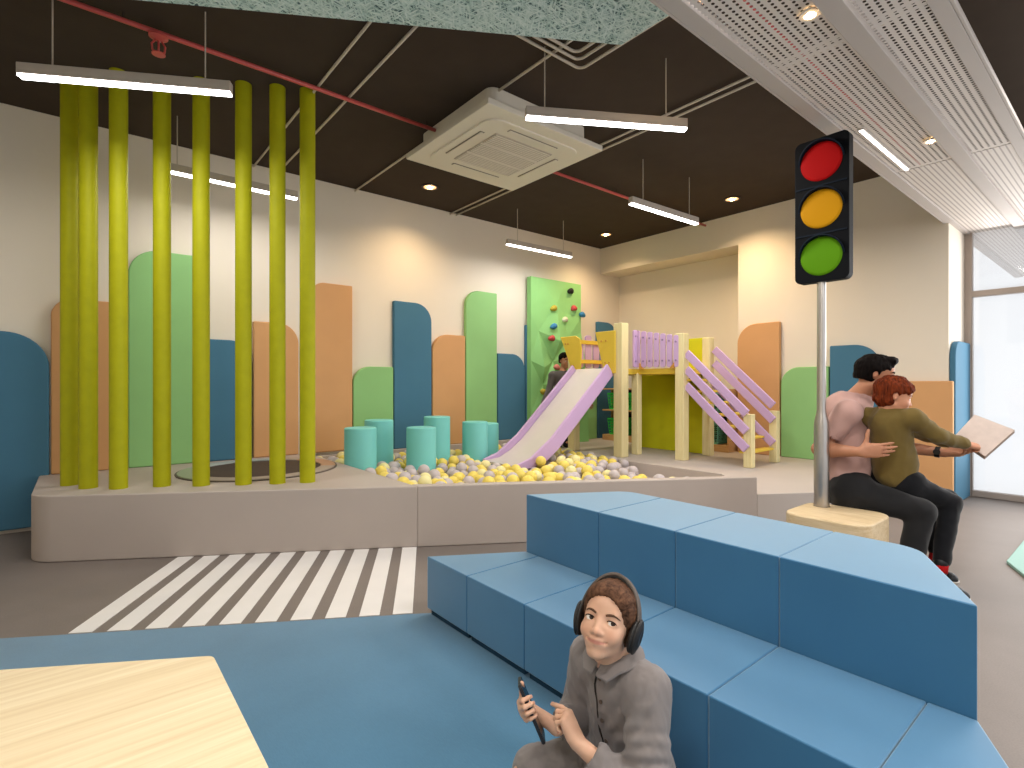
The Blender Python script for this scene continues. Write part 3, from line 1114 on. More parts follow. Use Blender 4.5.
def basket(y0, y1, z, label, m_, h=0.235):
    t = thing('basket', label, 'basket', (6.36, (y0 + y1) / 2, z), 'plastic baskets on the shelves')
    x0, x1 = sx0 + 0.03, sx1 - 0.04
    tp = 0.02
    wl = MB()
    cx0, cx1, cy0, cy1 = x0, x1, y0, y1

    def side(p, q, nu, nv):
        """perforated side from bottom corners p,q upward, flaring"""
        p0, q0, p1, q1 = p
        for iu in range(nu + 1):
            f = iu / nu
            a = p0.lerp(q0, f); b = p1.lerp(q1, f)
            wl.beam(a, b, 0.008, 0.010)
        for iv in range(nv + 1):
            g_ = iv / nv
            wl.beam(p0.lerp(p1, g_), q0.lerp(q1, g_), 0.006, 0.012 if 0 < iv < nv else 0.03)
    b4 = [Vector((cx0 + tp, cy0 + tp, z + 0.012)), Vector((cx1 - tp, cy0 + tp, z + 0.012)), Vector((cx1 - tp, cy1 - tp, z + 0.012)), Vector((cx0 + tp, cy1 - tp, z + 0.012))]
    t4 = [Vector((cx0, cy0, z + h)), Vector((cx1, cy0, z + h)), Vector((cx1, cy1, z + h)), Vector((cx0, cy1, z + h))]
    for i in range(4):
        j = (i + 1) % 4
        side((b4[i], b4[j], t4[i], t4[j]), None, 7, 5)
    wl.prism([(v.x, v.y) for v in b4], z + 0.001, z + 0.012)
    wl.build('grid_wall', m_, t)
    rim = MB()
    for i in range(4):
        rim.beam(t4[i], t4[(i + 1) % 4], 0.022, 0.016)
    rim.build('rim', m_, t, bevel=0.003)


zb, zm = PF + 0.086, 0.767
basket(4.95, 5.29, zm, 'green plastic basket on the upper shelf at the corner end, beside the big pale post', m_bg)
basket(4.59, 4.915, zm, 'green plastic basket on the upper shelf, peeking out between two pale posts', m_bg)
basket(4.95, 5.29, zb, 'green plastic basket on the lowest shelf level beside the big pale post', m_bg)
basket(3.50, 3.86, zb, 'teal plastic basket on the lowest shelf seen through the stairs', m_bt, 0.26)
basket(3.50, 3.86, zm, 'teal plastic basket on the upper shelf seen between the stair rails', m_bt, 0.26)

# ================================================================== CLIMBING WALL
m_cw = mat('climb_green', '#90cb80', 0.6, 0.3, var=0.06, vscale=2)
cwl = thing('climbing_wall', 'green faceted climbing wall fixed to the long wall beside the slide', 'climbing wall', (5.27, 5.5, PF))
x0c, x1c = 4.83, 5.83
z0c, z1c = PF + 0.002, 2.64
gx = [0, 0.16, 0.42, 0.70, 1.0]
gz = [0, 0.16, 0.34, 0.50, 0.66, 0.82, 1.0]
bump_ = {(1, 1): 0.10, (2, 1): 0.02, (3, 1): 0.10, (1, 2): 0.02, (2, 2): 0.12, (3, 2): 0.03, (1, 3): 0.10, (2, 3): 0.0, (3, 3): 0.13, (4, 3): 0.10,
         (1, 4): 0.02, (2, 4): 0.11, (3, 4): 0.05, (1, 5): 0.0, (2, 5): 0.03, (3, 5): 0.0, (4, 1): 0.14, (4, 0): 0.16, (3, 0): 0.10, (2, 0): 0.04}
cm = MB()
yfront = 5.47
idx = {}
vs = []
for j, fz in enumerate(gz):
    for i, fx in enumerate(gx):
        idx[(i, j)] = len(vs)
        jx = 0.05 * math.sin(3.1 * i + 5.3 * j) if 0 < i < 4 else 0
        jz = 0.09 * math.sin(4.7 * i + 2.1 * j) if 0 < j < 6 else 0
        vs.append((x0c + (x1c - x0c) * fx + jx, yfront - bump_.get((i, j), 0.0), z0c + (z1c - z0c) * fz + jz))
fs = []
for j in range(6):
    for i in range(4):
        a, b, c_, d_ = idx[(i, j)], idx[(i + 1, j)], idx[(i + 1, j + 1)], idx[(i, j + 1)]
        if (i + j) % 2:
            fs += [(a, b, c_), (a, c_, d_)]
        else:
            fs += [(a, b, d_), (b, c_, d_)]
nb = len(vs)
border = [idx[(i, 0)] for i in range(5)] + [idx[(4, j)] for j in range(1, 7)] + [idx[(i, 6)] for i in range(3, -1, -1)] + [idx[(0, j)] for j in range(5, 0, -1)]
vs += [(vs[k][0], 5.552, vs[k][2]) for k in border]
for q_ in range(len(border)):
    q2 = (q_ + 1) % len(border)
    fs.append((border[q_], nb + q_, nb + q2, border[q2]))
fs.append(tuple(nb + q_ for q_ in range(len(border))))
cm.add(vs, fs).build('faceted_board', m_cw, cwl)
hold_c = {'black': '#1a1a1a', 'yellow': '#b9a53a', 'red': '#c04a4a', 'blue': '#3a7fb0', 'white': '#d6d2b8', 'pink': '#cf7d74', 'green': '#57a55a'}
m_h = {k: mat('hold_' + k, v, 0.6, 0.3, var=0.08) for k, v in hold_c.items()}


def surf_y(x, z):
    fx, fz = (x - x0c) / (x1c - x0c), (z - z0c) / (z1c - z0c)
    best = 0
    for (i, j), b in bump_.items():
        w = max(0, 1 - abs(fx - gx[i]) / 0.3) * max(0, 1 - abs(fz - gz[j]) / 0.17)
        best = max(best, b * w)
    return yfront - best


holds = [(570.5, 291, 'black', 'black climbing hold near the top of the wall'), (553, 308, 'yellow', 'yellow climbing hold, upper of the two yellow ones'), (573, 308, 'red', 'red climbing hold near the outer edge, below the black one'),
         (582, 314.5, 'blue', 'blue climbing hold sticking out past the outer edge'), (564.5, 319.5, 'white', 'cream climbing hold in the middle of the wall'), (553, 326, 'blue', 'blue climbing hold beside the cream one'),
         (551.5, 338, 'red', 'red climbing hold under the blue one'), (556.5, 367, 'pink', 'pink climbing hold next to the head of the boy behind the slide'), (543, 391.5, 'yellow', 'yellow climbing hold low on the wall beside the slide'),
         (527, 440, 'green', 'green climbing hold near the foot of the wall')]
for px, py, cn, lab in holds:
    p = ony(px, py, yfront)
    y = surf_y(p.x, p.z)
    p = ony(px, py, y)
    mb = MB()
    rnd = random.Random(px)
    mb.ball((0, 0, 0), 0.052, 14, 10, (1.15, 0.8, 0.8))
    mb.v = [Vector((v.x + 0.012 * math.sin(40 * v.z + px), v.y, v.z * (1 - 4 * v.x * (0.5 if px > 560 else -0.5)) - 0.2 * abs(v.x))) for v in mb.v]
    mb.v = [Vector((v.x + p.x, min(v.y, 0.030) + y - 0.012, v.z + p.z)) for v in mb.v]
    o = mb.build('climbing_hold', m_h[cn], cwl, smooth=True)
    o['label'] = lab

# ================================================================== BALLS
m_ball = {'yellow': mat('ball_yellow', '#e6d065', 0.45, 0.35, var=0.02), 'grey': mat('ball_grey', '#bdb4b6', 0.45, 0.35, var=0.02), 'cream': mat('ball_cream', '#e8dfa2', 0.45, 0.35, var=0.02)}
rng = random.Random(11)
BR = 0.054


def in_pit(x, y, m=BR):
    if x < XPIT0 + m + 0.005 or x > XPIT1 - m - 0.01 or y > YB - 0.07 - m - 0.005:
        return False
    if (Vector((x, y)) - Vector((XPIT0, fy(XPIT0)))).dot(FN) < 0.085 + m:
        return False
    for cx_, cy_, r_ in cyl_xy:
        if (x - cx_) ** 2 + (y - cy_) ** 2 < (r_ + m + 0.004) ** 2:
            return False
    return True


def heap(x, y):
    """how full the pit is: heaped between the cylinders and in front of the slide, thin in the far corner"""
    px, py = proj((x, y, 0.35))
    h = 1.0
    if px > 600:
        h = max(0.0, 1.0 - (px - 600) / 105.0)
    return h


# balls dropped one after another at random places; each settles in the lowest hollow close by
DIA = 2 * BR + 0.0012
cellsz = DIA
grid_ = {}


def rest_z(x, y):
    z = PITZ + BR + 0.001
    gi, gj = int(x / cellsz), int(y / cellsz)
    for a in (gi - 1, gi, gi + 1):
        for b in (gj - 1, gj, gj + 1):
            for (bx_, by_, bz_) in grid_.get((a, b), ()):
                d2 = (bx_ - x) ** 2 + (by_ - y) ** 2
                if d2 < DIA * DIA:
                    z = max(z, bz_ + math.sqrt(DIA * DIA - d2))
    return z


def slide_clear(x, y, z):
    if SY0 - BR - 0.01 < y < SY1 + BR + 0.01 and x > 3.38 - BR - 0.01:
        zs = np.interp(x, [3.36, 3.58, 3.72, 3.9, 4.3, 4.86], [0.28, 0.29, 0.33, 0.43, 0.78, 1.2])
        return z + BR < zs - 0.035
    return True


def fill_top(x, y):
    """how high the balls are heaped: full toward the platform, thinning out into the far corner"""
    px, py = proj((x, y, 0.35))
    full = 0.375 + 0.04 * mnoise.noise(Vector((x * 1.7, y * 1.7, 3.3)))
    full += 0.06 * max(0.0, 1 - (x - XPIT0) / 0.8)
    if 3.15 < x < 3.75 and SY0 - 0.30 < y < SY1 + 0.05:
        full = min(full, 0.335)
    if px > 570:
        bk_ = (Vector((x, y)) - Vector((XPIT0, fy(XPIT0)))).dot(FN)
        full = max(0.30, full - (px - 570) / 90.0 * 0.10 * min(1.0, max(0.0, bk_ - 0.25) / 0.5))
        if bk_ < 0.35:
            full = 0.385
    return full


good = []
for trial in range(8200):
    x0_, y0_ = rng.uniform(XPIT0, XPIT1), rng.uniform(2.1, YB)
    if trial > 6600:          # the strip along the front rim fills up last
        x0_ = rng.uniform(2.9, 3.95)
        y0_ = fy(x0_) + 0.10 + rng.uniform(0.05, 0.40)
    if not in_pit(x0_, y0_):
        continue
    pxq = proj((x0_, y0_, 0.35))[0]
    back = (Vector((x0_, y0_)) - Vector((XPIT0, fy(XPIT0)))).dot(FN)
    if pxq > 625 and back > 0.34 + 0.5 * max(0.0, 1 - (pxq - 625) / 50.0):
        continue
    if pxq > 705:
        continue
    best = None
    bx, by = x0_, y0_
    step = 0.05
    bz = rest_z(bx, by)
    for it in range(30 if trial < 6600 else 3):
        a = rng.uniform(0, 2 * math.pi)
        xx, yy = bx + step * math.cos(a), by + step * math.sin(a)
        if in_pit(xx, yy):
            zz = rest_z(xx, yy)
            if zz < bz:
                bx, by, bz = xx, yy, zz
            else:
                step *= 0.9
    if bz + BR > fill_top(bx, by) + 0.03 or not slide_clear(bx, by, bz):
        continue
    grid_.setdefault((int(bx / cellsz), int(by / cellsz)), []).append((bx, by, bz))
    good.append((bx, by, bz, 0))
# leave out the ones wholly buried
keep = []
for s_ in good:
    above = sum(1 for t_2 in good if t_2[2] > s_[2] + 0.045 and (t_2[0] - s_[0]) ** 2 + (t_2[1] - s_[1]) ** 2 < (DIA * 1.0) ** 2)
    if above < 3:
        keep.append(s_)
good = keep
b1 = b2 = []


def exposure_key(s):
    x, y, z, L = s
    d = x * ST + y * CT
    cover = 0
    for (a, b, zz, l2) in good:
        dd = (x - a) * ST + (y - b) * CT
        if 0 < dd < 0.5 and abs((x - a) * CT - (y - b) * ST) < 0.06 and zz - z > 0.02 - dd * 0.16 + 0.03:
            cover += 1
    return d + 2.5 * min(cover, 2)


good.sort(key=exposure_key)
protos = {}
bb_ = MB().ball((0, 0, 0), BR, 24, 16)
lab_ball = {'yellow': 'yellow plastic ball lying in the ball pit', 'grey': 'pale grey plastic ball lying in the ball pit', 'cream': 'pale cream yellow plastic ball lying in the ball pit'}


def pick():
    k = rng.random()
    return 'yellow' if k < 0.42 else ('grey' if k < 0.86 else 'cream')


NB = 290
rest = MB()
rest_f = []
for i, (x, y, z, L) in enumerate(good):
    cn = pick()
    if i < NB:
        if cn not in protos:
            o = MB().ball((0, 0, 0), BR, 24, 16).build('plastic_ball', m_ball[cn], smooth=True)
            protos[cn] = o
        else:
            o = protos[cn].copy()
            COL.objects.link(o)
        tag(o, lab_ball[cn], 'ball', cn + ' balls in the ball pit')
        o.location = (x, y, z)
    else:
        rest_f.append(((x, y, z), cn))
if rest_f:
    mbs = {}
    for p, cn in rest_f:
        mbs.setdefault(cn, MB()).ball(p, BR, 14, 9)
    mb = MB()
    me_idx = []
    for k_, cn in enumerate(mbs):
        mb.add(mbs[cn].v, mbs[cn].f)
        me_idx += [k_] * len(mbs[cn].f)
    me = bpy.data.meshes.new('plastic_balls')
    me.from_pydata([tuple(v) for v in mb.v], [], mb.f)
    for cn in mbs:
        me.materials.append(m_ball[cn])
    me.polygons.foreach_set('material_index', me_idx)
    me.polygons.foreach_set('use_smooth', [True] * len(me.polygons))
    o = bpy.data.objects.new('plastic_balls', me)
    COL.objects.link(o)
    tag(o, 'deeper and farther yellow and grey balls filling the pit', 'balls', None, 'stuff')
b = PD(538.5, 468.5, 4.6)
o = protos['yellow'].copy()
COL.objects.link(o)
tag(o, "yellow ball caught against the lilac side board at the slide's lower end", 'ball', None)
if 'group' in o:
    del o['group']
o.location = (3.64, SY0 - BR - 0.006, 0.362)
print('BALLS', len(good), len(b1), len(b2), proj(o.location))
# ================================================================== STEPPED BENCH
n = NT('bench_vinyl')
vec = n.coord((1, 1, 1))
f = n.noise(vec, 4, 4)
n.link(n.ramp(f, [(0.3, lin('#2a668e')), (0.7, lin('#306c94'))]), n.b.inputs['Base Color'])
n.set(0.5, 0.4, sheen=0.85)
n.b.inputs['Sheen Tint'].default_value = (0.72, 0.90, 1.0, 1)
n.b.inputs['Sheen Roughness'].default_value = 0.48
f2 = n.noise(vec, 500, 2)
n.bump(f2, 0.05, 0.001)
m_bench = n.m
m_plinth = mat('bench_plinth', '#1d3c52', 0.7, 0.2)
BX0, BX1, BX2 = 1.342, 1.775, 2.245
S1, S2 = 0.292, 0.584


def yl(x):      # far end, parallel to the platform front
    return 2.30 - 0.584 * (x - BX0)


def yr(x):      # near end, slanted the other way
    return 0.287 + 0.49 * (x - BX1)


g_ = 0.0012


def module(x0, x1, ya, yb, h, label, rad=None):
    """ya/yb: far and near end, numbers or functions of x"""
    fa = ya if callable(ya) else (lambda x: ya - g_)
    fb = yb if callable(yb) else (lambda x: yb + g_)
    poly = [(x0, fb(x0)), (x1, fb(x1)), (x1, fa(x1)), (x0, fa(x0))]
    if rad:
        poly = round_poly(poly, rad, 8)
    cx_ = sum(p[0] for p in poly) / len(poly)
    cy_ = sum(p[1] for p in poly) / len(poly)
    t = thing('bench_block', label, 'bench block', (cx_, cy_, 0.006), 'blue padded blocks of the stepped bench')
    MB().prism(poly, 0.035, h).build('padded_block', m_bench, t, bevel=0.005, seg=3)
    ins = [(cx_ + (p[0] - cx_) * 0.93, cy_ + (p[1] - cy_) * 0.93) for p in poly]
    MB().prism(ins, 0.006, 0.037).build('plinth', m_plinth, t)


ys = [1.952, 1.559, 1.172, 0.783, 0.391]
low = ['blue bench block, lower tier, at the far end beside the zebra crossing', 'blue bench block, lower tier, second from the far end', 'blue bench block, lower tier, third from the far end, just past the girl\'s head',
       "blue bench block, lower tier, directly behind the girl's back", 'blue bench block, lower tier, second from the slanted near end', 'blue bench block, lower tier, at the slanted near end']
ends = [yl] + ys + [yr]
for k in range(6):
    module(BX0, BX1 - g_, ends[k], ends[k + 1], S1, low[k])
up_ = ['blue bench block, tall upper tier, at the far end beside the ball pit', 'blue bench block, tall upper tier, second from the ball pit', 'blue bench block, tall upper tier, third from the ball pit',
       'blue bench block, tall upper tier, at the slanted end in front of the seated man']
ends = [yl, 1.559, 1.172, 0.783, yr]
for k in range(4):
    rad = None
    if k == 0:
        rad = [0, 0, 0.12, 0]
    if k == 3:
        rad = [0, 0.12, 0, 0]
    module(BX1, BX2, ends[k], ends[k + 1], S2, up_[k], rad)

# ================================================================== TABLE
m_ash = wood('table_ash', '#d5bd95', '#e1cda8', '#eadab9', R(0), (0.7, 20, 20), 0.5, 3.0)
m_ashe = wood('table_edge', '#b08d55', '#bd9a60', '#c8a76c', 0, (1.2, 14, 14), 0.5)
TZ = 0.50
tc0 = onz(213.5, 655, TZ)
tb = thing('table', 'light wooden play table with angled corners standing on the blue carpet', 'table', (tc0.x - 0.45, tc0.y - 0.25, 0.006))
q0 = Vector((tc0.x, tc0.y))
u1 = -FD
u2 = Vector((0, -1))
top = [q0, q0 + u1 * 0.80, q0 + u1 * 0.80 + Vector((-0.30, -0.50)), q0 + u1 * 0.80 + Vector((-0.30, -0.50)) + Vector((0.25, -0.62)), q0 + u2 * 1.0 + Vector((-0.30, -0.25)), q0 + u2 * 0.78]
top = round_poly([tuple(p) for p in top], 0.025, 6)
MB().prism(top, TZ - 0.03, TZ).build('table_top', m_ash, tb, bevel=0.004)
ctr = sum((Vector(p) for p in top), Vector((0, 0))) / len(top)
for k in (0.05, 0.22, 0.45, 0.62, 0.85):
    p = ctr + (Vector(top[int(k * len(top))]) - ctr) * 0.82
    MB().cyl((p.x, p.y, 0.006), (p.x, p.y, TZ - 0.03), 0.018, 0.026, n=16).build('leg', m_ashe, tb, smooth=True, auto=40)

# ================================================================== TRAFFIC LIGHT on its wooden block
m_blk = wood('block_wood', '#c1a67d', '#d1ba94', '#dec9a8', 0, (9, 1.4, 16), 0.5)
m_steel = mat('brushed_steel', '#b5b0ab', 0.28, 0.5, metal=0.9, var=0.03)
m_tl = mat('signal_black', '#03050b', 0.6, 0.12, var=0.02)
m_tls = mat('signal_blue_black', '#0f1a28', 0.6, 0.15, var=0.02)
bl = [(3.10, 0.93), (3.54, 0.93), (3.54, 1.36), (3.10, 1.36)]
blk = thing('wooden_block', 'pale wooden seat block with rounded corners under the traffic light pole', 'seat block', (3.31, 1.2, 0))
BZ = 0.42
MB().prism(round_poly(bl, 0.10, 8), 0.0, BZ).build('block_body', m_blk, blk, bevel=0.012)
pb_ = onz(821.5, 506, BZ)
tl = thing('traffic_light', 'tall toy traffic light on a steel pole standing on the wooden block', 'traffic light', (pb_.x, pb_.y, BZ))
pole = [(0.045, 0.0005), (0.041, 0.0005), (0.040, 0.48), (0.037, 0.51), (0.027, 0.555), (0.0245, 0.575), (0.024, 1.60)]
MB().lathe(pole, pb_, 32).build('pole', m_steel, tl, smooth=True, auto=40)
# signal head, facing the camera side (plane across x), wider than deep
hc = pb_.x - 0.035
ya_, yb_ = onx(794.8, 384, hc).y, onx(849.3, 384, hc).y
zt_, zb_ = onx(794.8, 145, hc).z, onx(794.8, 283.5, hc).z
zt2, zb2 = onx(849.3, 128.5, hc).z, onx(849.3, 279, hc).z
zt_, zb_ = (zt_ + zt2) / 2, (zb_ + zb2) / 2
head_loop = [(hc, y, z) for y, z in round_poly([(yb_, zb_), (ya_, zb_), (ya_, zt_), (yb_, zt_)], 0.035, 6)]
MB().extrude(head_loop, (0.065, 0, 0)).build('housing', m_tl, tl, bevel=0.004)
yc = (ya_ + yb_) / 2
hh = (zt_ - zb_) / 3
rr_ = 0.115
for k, (cn, cc) in enumerate((('red_lamp', '#a8090c'), ('amber_lamp', '#c0880a'), ('green_lamp', '#54880a'))):
    z = zt_ - hh * (k + 0.5) * 0.985 - 0.004
    n = NT(cn)
    n.b.inputs['Base Color'].default_value = lin(cc)
    n.set(0.7, 0.12)
    n.b.inputs['Emission Color'].default_value = lin(cc)
    n.b.inputs['Emission Strength'].default_value = 0.06
    lp = MB().lathe([(rr_, 0.004), (rr_ * 0.985, -0.003), (rr_ * 0.85, -0.006), (rr_ * 0.5, -0.009), (0.002, -0.010)], (hc, yc, z), 48, 'x').build(cn, n.m, tl, smooth=True)
    # visor hood along the upper rim
    vis = MB()
    pts_o, pts_i = [], []
    for a in range(0, 181, 10):
        ca, sa = math.cos(R(a)), math.sin(R(a))
        dep = 0.004 + 0.032 * max(0.0, math.sin(R(a))) ** 0.8
        pts_o.append((ca * (rr_ + 0.010), sa * (rr_ + 0.010), dep))
        pts_i.append((ca * (rr_ + 0.003), sa * (rr_ + 0.003), dep))
    vs = []
    for (yo, zo, dp), (yi, zi, _) in zip(pts_o, pts_i):
        vs += [(hc, yc + yo, z + zo), (hc - dp, yc + yo, z + zo), (hc - dp, yc + yi, z + zi), (hc, yc + yi, z + zi)]
    m_ = len(pts_o)
    fs = []
    for i in range(m_ - 1):
        for q in range(4):
            fs.append((i * 4 + q, i * 4 + (q + 1) % 4, (i + 1) * 4 + (q + 1) % 4, (i + 1) * 4 + q))
    fs += [(0, 1, 2, 3), ((m_ - 1) * 4 + 3, (m_ - 1) * 4 + 2, (m_ - 1) * 4 + 1, (m_ - 1) * 4)]
    vis.add(vs, fs).build('visor', m_tls, tl, smooth=True, auto=50)
for k in (1, 2):
    z = zt_ - hh * k
    MB().box(hc - 0.004, hc + 0.001, yb_ + 0.012, ya_ - 0.004, z - 0.004, z + 0.004).build('divider', m_tls, tl)

# pale teal floor mat by the window
m_mat = mat('mat_teal', '#8fb8af', 0.6, 0.3, var=0.02)
mc = onz(1006.5, 560.5, 0.02)
mp_ = [(mc.x, mc.y), (mc.x + 1.1, mc.y), (mc.x + 1.3, mc.y - 0.7), (mc.x + 0.2, mc.y - 0.9), (mc.x - 0.75, mc.y - 0.36)]
mp_ = [(mc.x, mc.y), (mc.x + 1.2, mc.y + 0.0), (mc.x + 1.5, mc.y - 0.9), (mc.x + 0.1, mc.y - 0.62)]
dlow = onz(1024, 574.5, 0.02)
mp_[3] = (mc.x + (dlow.x - mc.x) * 3.0, mc.y + (dlow.y - mc.y) * 3.0)
tag(MB().prism(round_poly(mp_, 0.02, 4), 0.0, 0.02).build('floor_mat', m_mat, bevel=0.004), 'pale teal floor mat with a pointed corner lying near the window', 'mat')
# ================================================================== PEOPLE: bodies as smooth implicit surfaces
from mathutils.bvhtree import BVHTree


class SDF:
    def __init__(s, lo, hi, h):
        s.lo, s.h = np.array(lo, float), h
        s.n = np.ceil((np.array(hi, float) - s.lo) / h).astype(int) + 1
        s.f = np.full(s.n, 0.2, np.float32)

    def _sl(s, lo, hi):
        a = np.clip(np.floor((np.array(lo) - s.lo) / s.h).astype(int), 0, s.n)
        b = np.clip(np.ceil((np.array(hi) - s.lo) / s.h).astype(int) + 1, 0, s.n)
        if np.any(b - a <= 0):
            return None
        sl = tuple(slice(a[i], b[i]) for i in range(3))
        ax = [s.lo[i] + s.h * np.arange(a[i], b[i], dtype=np.float32) for i in range(3)]
        return sl, ax[0][:, None, None], ax[1][None, :, None], ax[2][None, None, :]

    def _mix(s, sl, d, k, op):
        f = s.f[sl]
        if op == 'add':
            if k > 0:
                hh = np.clip(0.5 + 0.5 * (f - d) / k, 0, 1)
                s.f[sl] = f + (d - f) * hh - k * hh * (1 - hh)
            else:
                s.f[sl] = np.minimum(f, d)
        elif op == 'sub':
            if k > 0:
                hh = np.clip(0.5 - 0.5 * (f + d) / k, 0, 1)
                s.f[sl] = f + (-d - f) * hh + k * hh * (1 - hh)
            else:
                s.f[sl] = np.maximum(f, -d)
        else:
            s.f[sl] = np.maximum(f, d)

    def cone(s, a, b, ra, rb=None, k=0.01, op='add', flat=None):
        """round cone; flat=(axis, factor) squashes the section along a unit axis"""
        rb = ra if rb is None else rb
        a, b = np.array(a, float), np.array(b, float)
        m = max(ra, rb) * (max(1.0, 1.0 / flat[1]) if flat and flat[1] < 1 else 1.0) * 1.05 + 1.6 * k + 2 * s.h
        q = s._sl(np.minimum(a, b) - m, np.maximum(a, b) + m)
        if q is None:
            return s
        sl, X, Y, Z = q
        v = b - a
        L2 = max(1e-9, float(v @ v))
        px, py, pz = X - a[0], Y - a[1], Z - a[2]
        t = np.clip((px * v[0] + py * v[1] + pz * v[2]) / L2, 0, 1)
        dx, dy, dz = px - t * v[0], py - t * v[1], pz - t * v[2]
        if flat:
            ax, fc = np.array(flat[0], float), flat[1]
            ax = ax / np.linalg.norm(ax)
            c = dx * ax[0] + dy * ax[1] + dz * ax[2]
            d = np.sqrt(np.maximum(dx * dx + dy * dy + dz * dz - c * c + (c / fc) ** 2, 1e-12)) - (ra + (rb - ra) * t)
            d = d * min(1.0, fc) if fc < 1 else d
        else:
            d = np.sqrt(dx * dx + dy * dy + dz * dz) - (ra + (rb - ra) * t)
        s._mix(sl, d.astype(np.float32), k, op)
        return s

    def ell(s, c, r, M=None, k=0.01, op='add'):
        """ellipsoid with centre c, radii r along the columns of M"""
        c, r = np.array(c, float), np.array(r, float)
        M = np.eye(3) if M is None else np.array(M, float)
        ext = np.sqrt(((M * r) ** 2).sum(1)) + 1.6 * k + 2 * s.h
        q = s._sl(c - ext, c + ext)
        if q is None:
            return s
        sl, X, Y, Z = q
        px, py, pz = X - c[0], Y - c[1], Z - c[2]
        k0 = k1 = 0
        for i in range(3):
            u = px * M[0, i] + py * M[1, i] + pz * M[2, i]
            k0 = k0 + (u / r[i]) ** 2
            k1 = k1 + (u / r[i] ** 2) ** 2
        k0, k1 = np.sqrt(k0), np.sqrt(np.maximum(k1, 1e-12))
        d = np.where(k0 < 1e-3, -r.min(), k0 * (k0 - 1) / k1)
        s._mix(sl, d.astype(np.float32), k, op)
        return s

    def plane(s, p, nrm, k=0.0):
        """cut away everything on the side nrm points to"""
        p, nrm = np.array(p, float), np.array(nrm, float)
        nrm = nrm / np.linalg.norm(nrm)
        sl, X, Y, Z = s._sl(s.lo, s.lo + s.h * (s.n - 1))
        d = (X - p[0]) * nrm[0] + (Y - p[1]) * nrm[1] + (Z - p[2]) * nrm[2]
        s.f = np.maximum(s.f, d.astype(np.float32))
        return s

    def mesh(s, smooth=1):
        f = s.f
        f[0], f[-1], f[:, 0], f[:, -1], f[:, :, 0], f[:, :, -1] = 0.1, 0.1, 0.1, 0.1, 0.1, 0.1
        ins = f < 0
        corners = [(i, j, k) for i in (0, 1) for j in (0, 1) for k in (0, 1)]
        nx, ny, nz = s.n
        cnt = np.zeros((nx - 1, ny - 1, nz - 1), np.uint8)
        for (i, j, k) in corners:
            cnt += ins[i:nx - 1 + i, j:ny - 1 + j, k:nz - 1 + k]
        act = (cnt > 0) & (cnt < 8)
        ci = np.argwhere(act)
        idm = np.full(act.shape, -1, np.int32)
        idm[act] = np.arange(len(ci))
        val = {c: f[ci[:, 0] + c[0], ci[:, 1] + c[1], ci[:, 2] + c[2]] for c in corners}
        acc = np.zeros((len(ci), 3))
        wt = np.zeros(len(ci))
        for c0 in corners:
            for a in range(3):
                if c0[a] == 0:
                    c1 = tuple(1 if i == a else c0[i] for i in range(3))
                    v0, v1 = val[c0], val[c1]
                    x = (v0 < 0) != (v1 < 0)
                    t = np.where(x, v0 / np.where(x, v0 - v1, 1), 0)
                    p = np.tile(np.array(c0, float), (len(ci), 1))
                    p[:, a] += t
                    acc += p * x[:, None]
                    wt += x
        V = (ci + acc / wt[:, None]) * s.h + s.lo
        F = []
        for a in range(3):
            b, c = (a + 1) % 3, (a + 2) % 3
            s0 = [slice(None)] * 3
            s1 = [slice(None)] * 3
            s0[a], s1[a] = slice(0, -1), slice(1, None)
            i0, i1 = ins[tuple(s0)], ins[tuple(s1)]
            e = np.argwhere(i0 != i1)
            e = e[(e[:, b] > 0) & (e[:, c] > 0) & (e[:, b] < s.n[b] - 1) & (e[:, c] < s.n[c] - 1)]
            fl = i0[e[:, 0], e[:, 1], e[:, 2]]
            def g(db, dc):
                q = e.copy()
                q[:, b] -= db
                q[:, c] -= dc
                return idm[q[:, 0], q[:, 1], q[:, 2]]
            quad = np.stack([g(1, 1), g(0, 1), g(0, 0), g(1, 0)], 1)
            quad[~fl] = quad[~fl][:, ::-1]
            F.append(quad)
        F = np.concatenate(F)
        F = F[(F >= 0).all(1)]
        for _ in range(smooth):
            sm = np.zeros_like(V)
            ct = np.zeros(len(V))
            for i in range(4):
                for j in ((i + 1) % 4, (i + 3) % 4):
                    np.add.at(sm, F[:, i], V[F[:, j]])
                    np.add.at(ct, F[:, i], 1)
            V = 0.5 * V + 0.5 * sm / np.maximum(ct, 1)[:, None]
        return V, F


def vnormals(V, F):
    n_ = np.cross(V[F[:, 2]] - V[F[:, 0]], V[F[:, 3]] - V[F[:, 1]])
    N = np.zeros_like(V)
    for i in range(4):
        np.add.at(N, F[:, i], n_)
    return N / np.maximum(np.linalg.norm(N, axis=1), 1e-9)[:, None]


